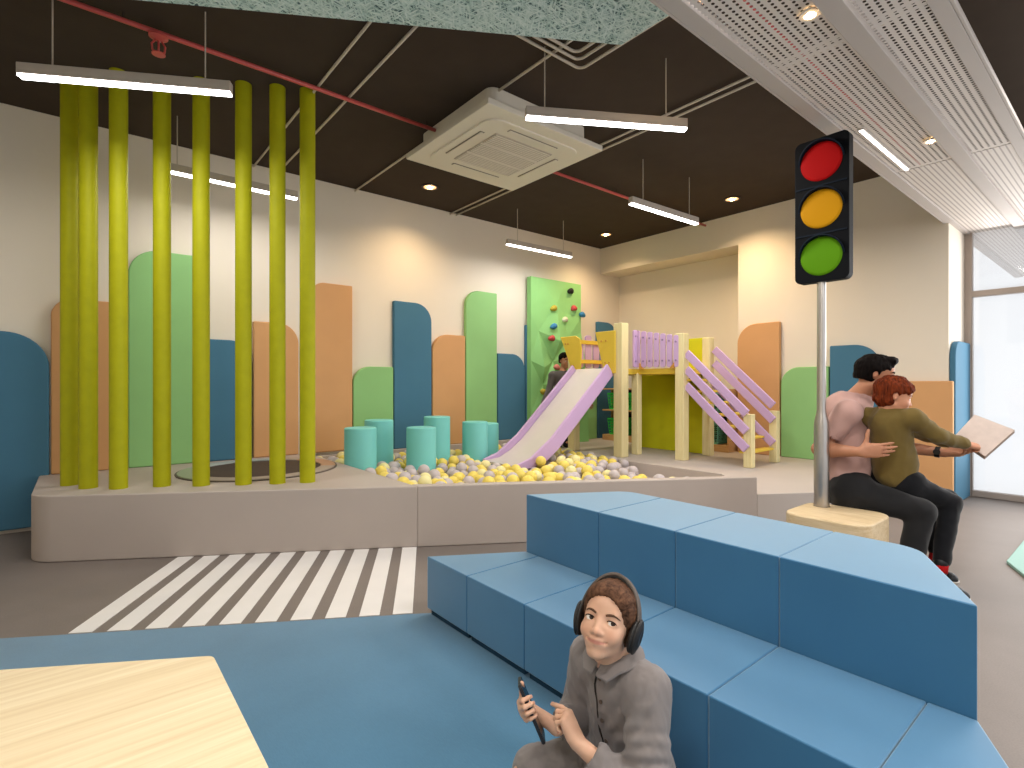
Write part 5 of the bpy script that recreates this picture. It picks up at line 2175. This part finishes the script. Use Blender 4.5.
strip(prof_o, prof_i, -0.12, 0.06).build('headband', m_hpb, hp, bevel=0.003)
pi2 = [(x * 0.955, 0.50 + (z - 0.50) * 0.95) for x, z in prof_i]
strip(prof_i, pi2, -0.10, 0.04).build('band_padding', m_hp, hp, bevel=0.002)
for sx in (-1, 1):
    S = SDF(HF.p(sx * 0.42, -0.03, 0.43) - 0.09, HF.p(sx * 0.42, -0.03, 0.43) + 0.09, 0.0025)
    Mc = HF.M @ np.array(Matrix.Rotation(R(sx * 6), 3, 'Y'))
    S.ell(HF.p(sx * 0.405, -0.02, 0.40), np.array((0.048, 0.160, 0.225)) * hs, Mc, 0)
    S.ell(HF.p(sx * 0.42, -0.02, 0.40), np.array((0.046, 0.115, 0.170)) * hs, Mc, 0.01 * hs)
    S.ell(HF.p(sx * 0.476, -0.02, 0.40), np.array((0.03, 0.08, 0.12)) * hs, Mc, 0.01 * hs, 'sub')
    v_, f_ = S.mesh(1)
    cup = np_mesh('ear_cup', v_, f_, m_hp, hp)
    S = SDF(HF.p(sx * 0.39, -0.02, 0.415) - 0.08, HF.p(sx * 0.39, -0.02, 0.415) + 0.08, 0.0025)
    S.ell(HF.p(sx * 0.365, -0.01, 0.395), np.array((0.062, 0.165, 0.21)) * hs, Mc, 0)
    v_, f_ = S.mesh(1)
    np_mesh('ear_cushion', v_, f_, m_hp, cup)

# phone
m_scr = mat('phone_glass', '#0a0b0d', 0.12, 0.6, var=0.02)
m_rim = mat('phone_rim', '#2b2b2e', 0.3, 0.5, metal=0.5)
fo = thing('smartphone', "dark smartphone held in the seated girl's hands", 'smartphone', Vector(pc))
PL, PWd, PTk = 0.150, 0.068, 0.008
Mp = np.stack([pw_, pu, pn], 1)
ol = round_poly([(-PWd / 2, -PL / 2), (PWd / 2, -PL / 2), (PWd / 2, PL / 2), (-PWd / 2, PL / 2)], 0.009, 5)
MB().extrude([pc + Mp @ A(x, y, -PTk / 2) for x, y in ol], Mp @ A(0, 0, PTk)).build('body', m_rim, fo, bevel=0.0015)
ol = round_poly([(-PWd / 2 + 0.002, -PL / 2 + 0.002), (PWd / 2 - 0.002, -PL / 2 + 0.002), (PWd / 2 - 0.002, PL / 2 - 0.002), (-PWd / 2 + 0.002, PL / 2 - 0.002)], 0.008, 5)
MB().extrude([pc + Mp @ A(x, y, PTk / 2) for x, y in ol], Mp @ A(0, 0, 0.0006)).build('screen', m_scr, fo)
MB().extrude([pc + Mp @ A(x, y, -PTk / 2) for x, y in ol], Mp @ A(0, 0, -0.0006)).build('back_cover', m_scr, fo)
# ================================================================== MAN seated on the block, CHILD on his lap, BOOK
Q = lambda l, d, z: np.array(cw(l, d, z))
PXD = lambda px, py, d: np.array(PD(px, py, d))
cdir = lambda l, d, z: np.array(cw(l, d, z))
m_mskin = skin_mat('man_skin', None)
m_mhair = hair_mat('man_hair', '#070505', '#140d0b')
m_shirt = cloth_mat('pink_tshirt', '#b8938b', 0.9, 0.05)
m_jean = cloth_mat('charcoal_jeans', '#1d1d1f', 0.85, 0.15)
m_shoe = mat('shoe_black', '#17161a', 0.5, 0.4)
m_sole = mat('shoe_sole', '#b9b2aa', 0.6, 0.3)
man = thing('person', 'dark haired man in a pale pink t-shirt sitting on the wooden block', 'person', Q(2.05, 3.28, BZ))
hipc = Q(2.065, 3.28, 0.505)
hR, hL = Q(2.05, 3.19, 0.50), Q(2.10, 3.37, 0.50)
kR, kL = PXD(921, 511, 2.97), PXD(940, 500, 3.20)
aR, aL = Q(2.24, 2.98, 0.09), Q(2.43, 3.22, 0.09)
ftR, ftL = Q(2.36, 2.84, 0.045), Q(2.50, 3.06, 0.045)
shc = Q(2.10, 3.31, 0.985)
sR, sL = Q(2.005, 3.145, 0.985), Q(2.16, 3.475, 0.985)
eR, eL = PXD(819, 449, 3.245), Q(2.38, 3.42, 0.765)
wR_, wL_ = PXD(860, 452, 3.03), PXD(944, 453, 3.18)
mhc = PXD(876, 374.5, 3.24)
mf = unit(cdir(0.84, -0.42, 0) + A(0, 0, -0.16))
MH = Frame((0, 0, 0), mf, unit(A(0, 0, 1)), 0.232)
MH.o = mhc - MH.M @ (A(0, 0, 0.5) * MH.s)
allp = np.array([hipc, kR, kL, aR, aL, ftR, ftL, sR, sL, eR, eL, wR_, wL_, mhc])
lo, hi = allp.min(0) - 0.26, allp.max(0) + 0.26
lo[2] = 0.0
S = SDF(lo, hi, 0.0052)
ezm, mzm, mwm, upm = head(S, MH, False, 1.05, 0.3)
nbm = shc + A(0, 0, 0.075) + cdir(0.055, 0, 0)
S.cone(MH.p(0, -0.12, 0.16), nbm, 0.058, 0.060, 0.03)
S.cone(shc + A(0, 0, -0.04), hipc + A(0, 0, 0.06), 0.115, 0.115, 0.05)
for a, b, c in ((sR, eR, wR_), (sL, eL, wL_)):
    S.cone(nbm + A(0, 0, -0.04), a, 0.055, 0.055, 0.05)
    S.cone(a, b, 0.050, 0.040, 0.02)
    S.cone(b, b + (c - b) * 0.35, 0.041, 0.042, 0.015)
    S.cone(b + (c - b) * 0.35, c, 0.042, 0.026, 0.015)
for a, b, c, d_ in ((hR, kR, aR, ftR), (hL, kL, aL, ftL)):
    S.cone(hipc, a, 0.09, 0.09, 0.04)
    S.cone(a, b, 0.075, 0.050, 0.03)
    S.cone(b, c, 0.048, 0.035, 0.02)
    S.cone(c, d_, 0.035, 0.025, 0.02)
# right hand laid flat on the child's side, fingers together, thumb raised
tipR = PXD(897, 449, 2.955)
fm = unit(tipR - wR_)
hand(S, wR_, fm, unit(cdir(0.25, 0.97, 0.0)), 1, 1.04, [(4, 8, 6), (5, 8, 6), (6, 10, 6), (8, 12, 8)], (62, 8, -14, 8), 1.8)
# left hand under the book's edge
fl = unit(PXD(972, 453, 3.07) - wL_)
hand(S, wL_, fl, unit(cdir(-0.15, -0.35, 0.92)), -1, 1.0, [(14, 26, 20), (16, 30, 20), (20, 34, 22), (26, 36, 22)], (30, 34, 12, 20), 4.0)
V, Fc = S.mesh(1)
np_mesh('body', V, Fc, m_mskin, man, skin_tint(V, MH, '#b57f62', '#9a5a4c', ezm, mzm, mwm, upm, 0.12, stubble='#5b4438'))
eyes(MH, ezm, (0.0, 1, -0.15), man)
brows(MH, ezm, m_mhair, man, -0.004, 0.020, (V, Fc))


def short_hair(F, material, parent, face=(0.40, 0.36, 0.36), frad=(0.40, 0.36, 0.44), size=1.0, nape=0.40, fringe=0.0, amp=0.02, quiff=0.0, cut_nape=True):
    S = SDF(F.o - 0.28, F.o + 0.36, 0.004)
    E = lambda c, r, k=0.03, op='add': S.ell(F.p(*c), np.array(r) * F.s, F.M, k * F.s, op)
    E((0, -0.07, 0.645), (0.375 * size, 0.45 * size, 0.40 * size), 0.02)
    E((0, -0.17, nape), (0.33 * size, 0.335, 0.26), 0.06)
    if quiff:
        E((0, 0.26, 0.90), (0.24, 0.16, 0.12 * quiff), 0.08)
    if fringe:
        E((0, 0.20, 0.74), (0.30, 0.235, 0.16), 0.05)
    E((0, face[0], face[1]), frad, 0.03, 'sub')
    for sx in (-1, 1):
        E((sx * 0.42, 0.04, 0.34), (0.17, 0.14, 0.17), 0.03, 'sub')
    E((0, 0.34, 0.12), (0.6, 0.42, 0.32), 0.03, 'sub')
    for sx in (-1, 1):
        E((sx * 0.42, 0.24, 0.40), (0.24, 0.24, 0.33 if cut_nape else 0.24), 0.02, 'sub')
        E((sx * 0.42, -0.05, 0.45), (0.20, 0.085, 0.13), 0.02, 'sub')
    if cut_nape:
        E((0, -0.35, 0.10), (0.7, 0.6, 0.24), 0.03, 'sub')
    v, f = S.mesh(1)
    n_ = vnormals(v, f)
    L = F.local(v)
    st = np.array([mnoise.noise(Vector((p[0] * 9, p[1] * 9, p[2] * 4))) + 0.6 * mnoise.noise(Vector((p[0] * 22, p[1] * 22, p[2] * 9 + 4))) for p in L])
    v = v + n_ * (st * amp * F.s)[:, None]
    return np_mesh('hair', v, f, material, parent)


short_hair(MH, m_mhair, man, (0.47, 0.34), (0.40, 0.40, 0.46), 1.0, 0.44, 0, 0.022, 1.0)
# t-shirt
S = SDF(lo, hi, 0.0062)
S.cone(shc + A(0, 0, -0.03), hipc + A(0, 0, 0.10), 0.132, 0.128, 0.06)
S.cone(hipc + A(0, 0, 0.12), hipc + A(0, 0, 0.03), 0.134, 0.138, 0.03)
S.cone(sR, sL, 0.062, 0.062, 0.06)
S.cone(nbm + A(0, 0, -0.012), shc, 0.090, 0.115, 0.05)
for a, b in ((sR, eR), (sL, eL)):
    e_ = a + (b - a) * 0.56
    S.cone(a, e_, 0.066, 0.062, 0.03)
    S.cone(e_, e_ + (b - a) * 0.3, 0.054, 0.06, 0.0, 'sub')
    S.cone(e_ + (b - a) * 0.25, e_ + (b - a) * 0.5, 0.075, 0.08, 0.0, 'sub')
S.cone(nbm + A(0, 0, 0.045), nbm + A(0, 0, 0.14), 0.080, 0.09, 0.01, 'sub')
v, f = S.mesh(1)
v = fold_noise(v, vnormals(v, f), 0.0085, 8.0, (1, 1, 0.6), 1.0)
sh_o = np_mesh('t_shirt', v, f, m_shirt, man)
sh_o['label'] = 'pale pink t-shirt'
# jeans
S = SDF(lo, hi, 0.0062)
S.cone(hR + A(0, 0, 0.005), hL + A(0, 0, 0.005), 0.118, 0.118, 0.05)
S.cone(hipc + A(0, 0, 0.02), hipc + A(0, 0, 0.09), 0.14, 0.135, 0.03)
for a, b, c in ((hR, kR, aR), (hL, kL, aL)):
    S.cone(a, b, 0.100, 0.068, 0.04)
    S.cone(b, c + A(0, 0, 0.03), 0.066, 0.056, 0.02)
S.plane((0, 0, BZ + 0.003), (0, 0, -1)) if False else None
v, f = S.mesh(1)
v = fold_noise(v, vnormals(v, f), 0.006, 9.0, (1, 1, 1), 4.0)
# flattened where he sits on the block
seat = (v[:, 0] < 3.56) & (v[:, 1] < 1.50) & (v[:, 2] < BZ + 0.004) & (v[:, 2] > 0.30)
v[seat, 2] = BZ + 0.004
jn = np_mesh('jeans', v, f, m_jean, man)
jn['label'] = 'charcoal grey jeans'


def shoe(a, t, parent, mu, ms, sc=1.0, h=0.004):
    """a: ankle, t: toe; a shoe with its sole on the floor"""
    d = unit((t - a) * A(1, 1, 0))
    S = SDF(np.minimum(a, t) - 0.13, np.maximum(a, t) + 0.13, h)
    heel = A(a[0], a[1], 0.045) - d * 0.03 * sc
    toe = heel + d * 0.23 * sc
    side = np.cross(d, A(0, 0, 1))
    S.cone(heel, toe - A(0, 0, 0.012), 0.042 * sc, 0.034 * sc, 0.01)
    S.cone(heel + A(0, 0, 0.02), A(a[0], a[1], a[2] + 0.02), 0.042 * sc, 0.042 * sc, 0.02)
    S.plane((0, 0, 0.022), (0, 0, -1))
    v, f = S.mesh(1)
    o = np_mesh('shoe', v, f, mu, parent)
    S = SDF(np.minimum(a, t) - 0.13, np.maximum(a, t) + 0.13, h)
    S.cone(heel, toe - A(0, 0, 0.012), 0.047 * sc, 0.040 * sc, 0.01)
    S.plane((0, 0, 0.028), (0, 0, 1))
    S.plane((0, 0, 0.004), (0, 0, -1))
    v, f = S.mesh(1)
    np_mesh('sole', v, f, ms, o)
    return o


shoe(aR, ftR, man, m_shoe, m_sole, 1.05)
shoe(aL, ftL, man, m_shoe, m_sole, 1.05)

# wristwatch
wd = unit(wL_ - eL)
wc_ = wL_ - wd * 0.030
m_watch = mat('watch_black', '#121112', 0.4, 0.4)
wt_ = thing('wristwatch', "black wristwatch on the seated man's left wrist", 'wristwatch', Vector(wc_))
ref = unit(np.cross(wd, A(0, 0, 1)))
up2 = np.cross(ref, wd)
vs, fs = [], []
for i in range(28):
    a = 2 * math.pi * i / 28
    for (rr, t) in ((0.0335, -0.012), (0.0335, 0.012), (0.0300, 0.012), (0.0300, -0.012)):
        vs.append(wc_ + (ref * math.cos(a) + up2 * math.sin(a)) * rr + wd * t)
for i in range(28):
    j = (i + 1) % 28
    for q in range(4):
        fs.append((i * 4 + q, j * 4 + q, j * 4 + (q + 1) % 4, i * 4 + (q + 1) % 4))
MB().add(vs, fs).build('strap', m_watch, wt_, smooth=True, auto=40)
vis_d = unit(np.array(cam.location) - wc_)
vis_d = unit(vis_d - wd * (vis_d @ wd))
MB().cyl(wc_ + vis_d * 0.032, wc_ + vis_d * 0.042, 0.018, n=24).build('watch_case', m_watch, wt_, bevel=0.002)

# ------------------------------------------------------------------ child with the book
m_cskin = skin_mat('child_skin', None)
m_chair_ = hair_mat('auburn_hair', '#3a160c', '#7c3518')
m_oliv = cloth_mat('olive_shirt', '#6b592d', 0.9, 0.10)
m_cjean = cloth_mat('dark_jeans', '#0e0f14', 0.85, 0.15)
m_sock = mat('sock_red', '#c01a1f', 0.8, 0.2)
kid = thing('person', "auburn haired child in an olive shirt sitting on the man's lap, pointing at a book", 'person', Q(2.25, 3.12, 0.55))
kf = unit(cdir(0.86, 0.50, 0))
khip = PXD(895, 473, 3.12)
kside = unit(np.cross(A(0, 0, 1), kf))            # child's left
kshc = PXD(890, 417, 3.085)
ksR, ksL = kshc - kside * 0.115, kshc + kside * 0.115
khR, khL = khip - kside * 0.065 - A(0, 0, 0.03), khip + kside * 0.065 - A(0, 0, 0.03)
kkR, kkL = PXD(950, 503, 3.02), PXD(947, 499, 3.20)
kaR, kaL = PXD(941, 566, 2.945), PXD(936, 556, 3.12)
ktR, ktL = Q(2.375, 2.75, 0.03), Q(2.40, 2.93, 0.03)
keR, keL = PXD(937, 436, 2.985), PXD(945, 440, 3.26)
kwR = PXD(967, 444.5, 3.02)
kwL = PXD(962, 446, 3.16)
khc = PXD(894.8, 395.5, 3.06)
KH = Frame((0, 0, 0), unit(cdir(0.86, -0.36, -0.20)), unit(A(0, 0, 1) + cdir(0.10, 0, 0)), 0.205)
KH.o = khc - KH.M @ (A(0, 0, 0.5) * KH.s)
allk = np.array([khip, ksR, ksL, kkR, kkL, kaR, kaL, ktR, ktL, keR, kwR, kwL, khc])
lo, hi = allk.min(0) - 0.20, allk.max(0) + 0.20
lo[2] = max(lo[2], 0)
S = SDF(lo, hi, 0.0045)
ezk, mzk, mwk, upk = head(S, KH, True, 0.95, 0.3)
knb = kshc + A(0, 0, 0.04)
S.cone(KH.p(0, -0.10, 0.18), knb, 0.043, 0.046, 0.02)
S.cone(kshc + A(0, 0, -0.02), khip, 0.075, 0.08, 0.04)
for a, b, c in ((ksR, keR, kwR), (ksL, keL, kwL)):
    S.cone(knb + A(0, 0, -0.02), a, 0.035, 0.036, 0.03)
    S.cone(a, b, 0.034, 0.029, 0.02)
    S.cone(b, c, 0.029, 0.020, 0.015)
for a, b, c in ((khR, kkR, kaR), (khL, kkL, kaL)):
    S.cone(khip, a, 0.06, 0.06, 0.03)
    S.cone(a, b, 0.058, 0.043, 0.03)
    S.cone(b, c, 0.042, 0.028, 0.02)
kfd = unit(PXD(986, 447, 3.035) - kwR)
hand(S, kwR, kfd, unit(cdir(0.1, 0.45, -0.9)), 1, 0.74, [(8, 10, 6), (50, 60, 40), (55, 65, 40), (60, 65, 40)], (35, 25, 15, 15), 3.0)
kfl = unit(PXD(985, 448, 3.15) - kwL)
hand(S, kwL, kfl, unit(cdir(-0.2, -0.3, 0.9)), -1, 0.74, None, (35, 25, 15, 15), 3.0)
V, Fc = S.mesh(1)
np_mesh('body', V, Fc, m_cskin, kid, skin_tint(V, KH, '#c98f70', '#a8584e', ezk, mzk, mwk, upk, 0.16))
eyes(KH, ezk, (0, 1, -0.25), kid)
brows(KH, ezk, m_chair_, kid, 0.0, 0.012, (V, Fc))
short_hair(KH, m_chair_, kid, (0.47, 0.28), (0.42, 0.36, 0.42), 1.06, 0.36, 1.0, 0.03, 0, False)
# long-sleeved shirt
S = SDF(lo, hi, 0.005)
S.cone(kshc + A(0, 0, -0.05), khip + A(0, 0, 0.05), 0.098, 0.104, 0.05)
S.cone(khip + A(0, 0, 0.07), khip + A(0, 0, 0.0), 0.108, 0.108, 0.02)
S.cone(ksR, ksL, 0.048, 0.048, 0.05)
S.cone(knb + A(0, 0, -0.012), kshc, 0.058, 0.08, 0.04)
for a, b, c in ((ksR, keR, kwR), (ksL, keL, kwL)):
    S.cone(a, b, 0.050, 0.042, 0.025)
    S.cone(b, b + (c - b) * 0.86, 0.041, 0.031, 0.015)
S.cone(knb + A(0, 0, 0.03), knb + A(0, 0, 0.1), 0.055, 0.06, 0.004, 'sub')
v, f = S.mesh(1)
v = fold_noise(v, vnormals(v, f), 0.0085, 11.0, (1, 1, 0.6), 7.0)
so_ = np_mesh('shirt', v, f, m_oliv, kid)
so_['label'] = 'olive long-sleeved shirt'
S = SDF(lo, hi, 0.005)
S.cone(khR - A(0, 0, 0.02), khL - A(0, 0, 0.02), 0.078, 0.078, 0.04)
for a, b, c in ((khR, kkR, kaR), (khL, kkL, kaL)):
    S.cone(a - A(0, 0, 0.015), b, 0.068, 0.053, 0.04)
    S.cone(b, b + (c - b) * 0.90, 0.053, 0.040, 0.02)
v, f = S.mesh(1)
v = fold_noise(v, vnormals(v, f), 0.005, 11.0, (1, 1, 1), 9.0)
np_mesh('jeans', v, f, m_cjean, kid)['label'] = 'very dark jeans'
for c, b in ((kaR, kkR), (kaL, kkL)):
    u_ = unit(b - c)
    MB().tube([c + u_ * 0.07, c + u_ * 0.02, c - u_ * 0.035], [0.035, 0.034, 0.034], 16).build('sock', m_sock, kid, smooth=True)['label'] = 'red sock'
shoe(kaR, ktR, kid, m_shoe, m_sole, 0.82)
# free-hanging foot: second shoe lifted with the ankle
shoe(kaL * A(1, 1, 0) + A(0, 0, 0.085), ktL, kid, m_shoe, m_sole, 0.82)

# ------------------------------------------------------------------ the book: open pages seen, cover behind
bc = PXD(984.5, 437, 3.08)
bn = unit(cdir(-0.42, -0.62, 0.66))


def on_plane(px, py, off=0.0):
    o0 = np.array(cam.location)
    d = PXD(px, py, 1.0) - o0
    t = ((bc + bn * off - o0) @ bn) / (d @ bn)
    return o0 + d * t


bk = thing('book', 'open pale paged book tilted in front of the bright window, held by man and child', 'book', Vector(bc))
m_page = mat('book_page', '#cbbbb2', 0.8, 0.2, var=0.05, vscale=30)
m_edge = mat('book_edge', '#b0998b', 0.8, 0.2, var=0.1, vscale=60, stretch=(1, 1, 30))
m_cover = mat('book_cover', '#8f8078', 0.5, 0.3)
cor = [on_plane(*c) for c in ((974.5, 414.5), (1015, 430), (985, 456.5), (954.5, 436))]
TK = 0.022
pg = [c for c in cor]
MB().extrude(pg, -bn * TK).build('page_block', m_edge, bk, bevel=0.002)
cc_ = sum(pg) / 4
MB().extrude([cc_ + (c - cc_) * 0.992 + bn * 0.0012 for c in pg], -bn * 0.0018).build('open_page', m_page, bk)
MB().extrude([cc_ + (c - cc_) * 1.02 - bn * TK for c in pg], -bn * 0.004).build('cover', m_cover, bk, bevel=0.001)

# ================================================================== BOY behind the slide
boy = thing('person', 'small boy in a grey top standing behind the slide in front of the climbing wall', 'person', PD(563, 446.5, 7.08))
bz0 = PF + 0.003
fc_ = PD(561, 446.5, 7.08)
B = lambda l, d, z: np.array(fc_ + Vector(cw(l, d, 0))) * A(1, 1, 0) + A(0, 0, z)
bh = PXD(565.2, 360.5, 7.05)
BH = Frame((0, 0, 0), unit(cdir(0.45, -0.88, -0.05)), A(0, 0, 1), 0.205)
BH.o = bh - BH.M @ (A(0, 0, 0.5) * BH.s)
bs = B(0.02, -0.02, 1.275)
bhip = B(0.0, 0.0, 0.92)
bsR, bsL = bs + cdir(-0.135, -0.03, -0.01), bs + cdir(0.135, 0.02, -0.01)
beR, beL = PXD(549.5, 389, 7.02), PXD(580, 392, 7.02)
bwR, bwL = PXD(542, 406, 6.90), PXD(588.2, 402, 6.84)
bkR, bkL = B(-0.075, -0.02, 0.62), B(0.07, -0.02, 0.62)
baR, baL = B(-0.08, 0.02, bz0 + 0.075), B(0.07, 0.0, bz0 + 0.075)
lo = np.minimum.reduce([beR, bwR, bwL, baR, baL, bh]) - 0.2
hi = np.maximum.reduce([beR, bwR, bwL, baR, baL, bh]) + 0.2
S = SDF(lo, hi, 0.0065)
ezb, mzb, mwb, upb = head(S, BH, True, 0.95, 0.2)
bnb = bs + A(0, 0, 0.03)
S.cone(BH.p(0, -0.1, 0.18), bnb, 0.042, 0.045, 0.02)
S.cone(bs + A(0, 0, -0.04), bhip, 0.08, 0.08, 0.04)
for a, b, c in ((bsR, beR, bwR), (bsL, beL, bwL)):
    S.cone(bnb + A(0, 0, -0.02), a, 0.035, 0.035, 0.03)
    S.cone(a, b, 0.034, 0.028, 0.02)
    S.cone(b, c, 0.028, 0.021, 0.015)
for a, b in ((bkR, baR), (bkL, baL)):
    S.cone(bhip, a, 0.065, 0.045, 0.04)
    S.cone(a, b, 0.044, 0.030, 0.02)
    S.cone(b, b + cdir(0.05, -0.09, -0.045), 0.030, 0.022, 0.02)
for w_, e_, sd in ((bwR, beR, 1), (bwL, beL, -1)):
    hand(S, w_, unit(w_ - e_), unit(cdir(0.2, 0.5, -0.8)), sd, 0.78, None, (40, 20, 10, 10), 5.0)
V, Fc = S.mesh(1)
np_mesh('body', V, Fc, m_cskin, boy, skin_tint(V, BH, '#b98468', '#9c574c', ezb, mzb, mwb, upb, 0.12))
eyes(BH, ezb, (0.1, 1, 0), boy)
brows(BH, ezb, m_mhair, boy, 0.0, 0.018, (V, Fc))
short_hair(BH, m_mhair, boy, (0.47, 0.30), (0.42, 0.40, 0.46), 1.03, 0.44, 0, 0.02, 0.6)
m_bgrey = cloth_mat('boy_grey_top', '#55504f', 0.9, 0.08)
m_bpant = cloth_mat('boy_trousers', '#2a2c33', 0.9, 0.1)
S = SDF(lo, hi, 0.007)
S.cone(bs + A(0, 0, -0.05), bhip + A(0, 0, -0.02), 0.105, 0.105, 0.04)
S.cone(bsR, bsL, 0.05, 0.05, 0.05)
for a, b, c in ((bsR, beR, bwR), (bsL, beL, bwL)):
    S.cone(a, b, 0.052, 0.042, 0.025)
    S.cone(b, b + (c - b) * 0.85, 0.040, 0.031, 0.015)
v, f = S.mesh(1)
v = fold_noise(v, vnormals(v, f), 0.005, 10, (1, 1, 0.7), 3)
np_mesh('top', v, f, m_bgrey, boy)
S = SDF(lo, hi, 0.007)
S.cone(bhip + A(0, 0, 0.03), bhip + A(0, 0, -0.05), 0.10, 0.10, 0.04)
for a, b in ((bkR, baR), (bkL, baL)):
    S.cone(bhip + (a - bhip) * 0.15, a, 0.078, 0.056, 0.04)
    S.cone(a, b + A(0, 0, 0.01), 0.054, 0.042, 0.02)
v, f = S.mesh(1)
np_mesh('trousers', v, f, m_bpant, boy)
for a in (baR, baL):
    S = SDF(a - 0.16, a + 0.16, 0.005)
    d = unit(cdir(0.45, -0.85, 0))
    hl = A(a[0], a[1], bz0 + 0.035)
    S.cone(hl - d * 0.025, hl + d * 0.13, 0.036, 0.030, 0.01)
    S.cone(hl, a, 0.036, 0.036, 0.02)
    S.plane((0, 0, bz0), (0, 0, -1))
    v, f = S.mesh(1)
    np_mesh('shoe', v, f, m_shoe, boy)
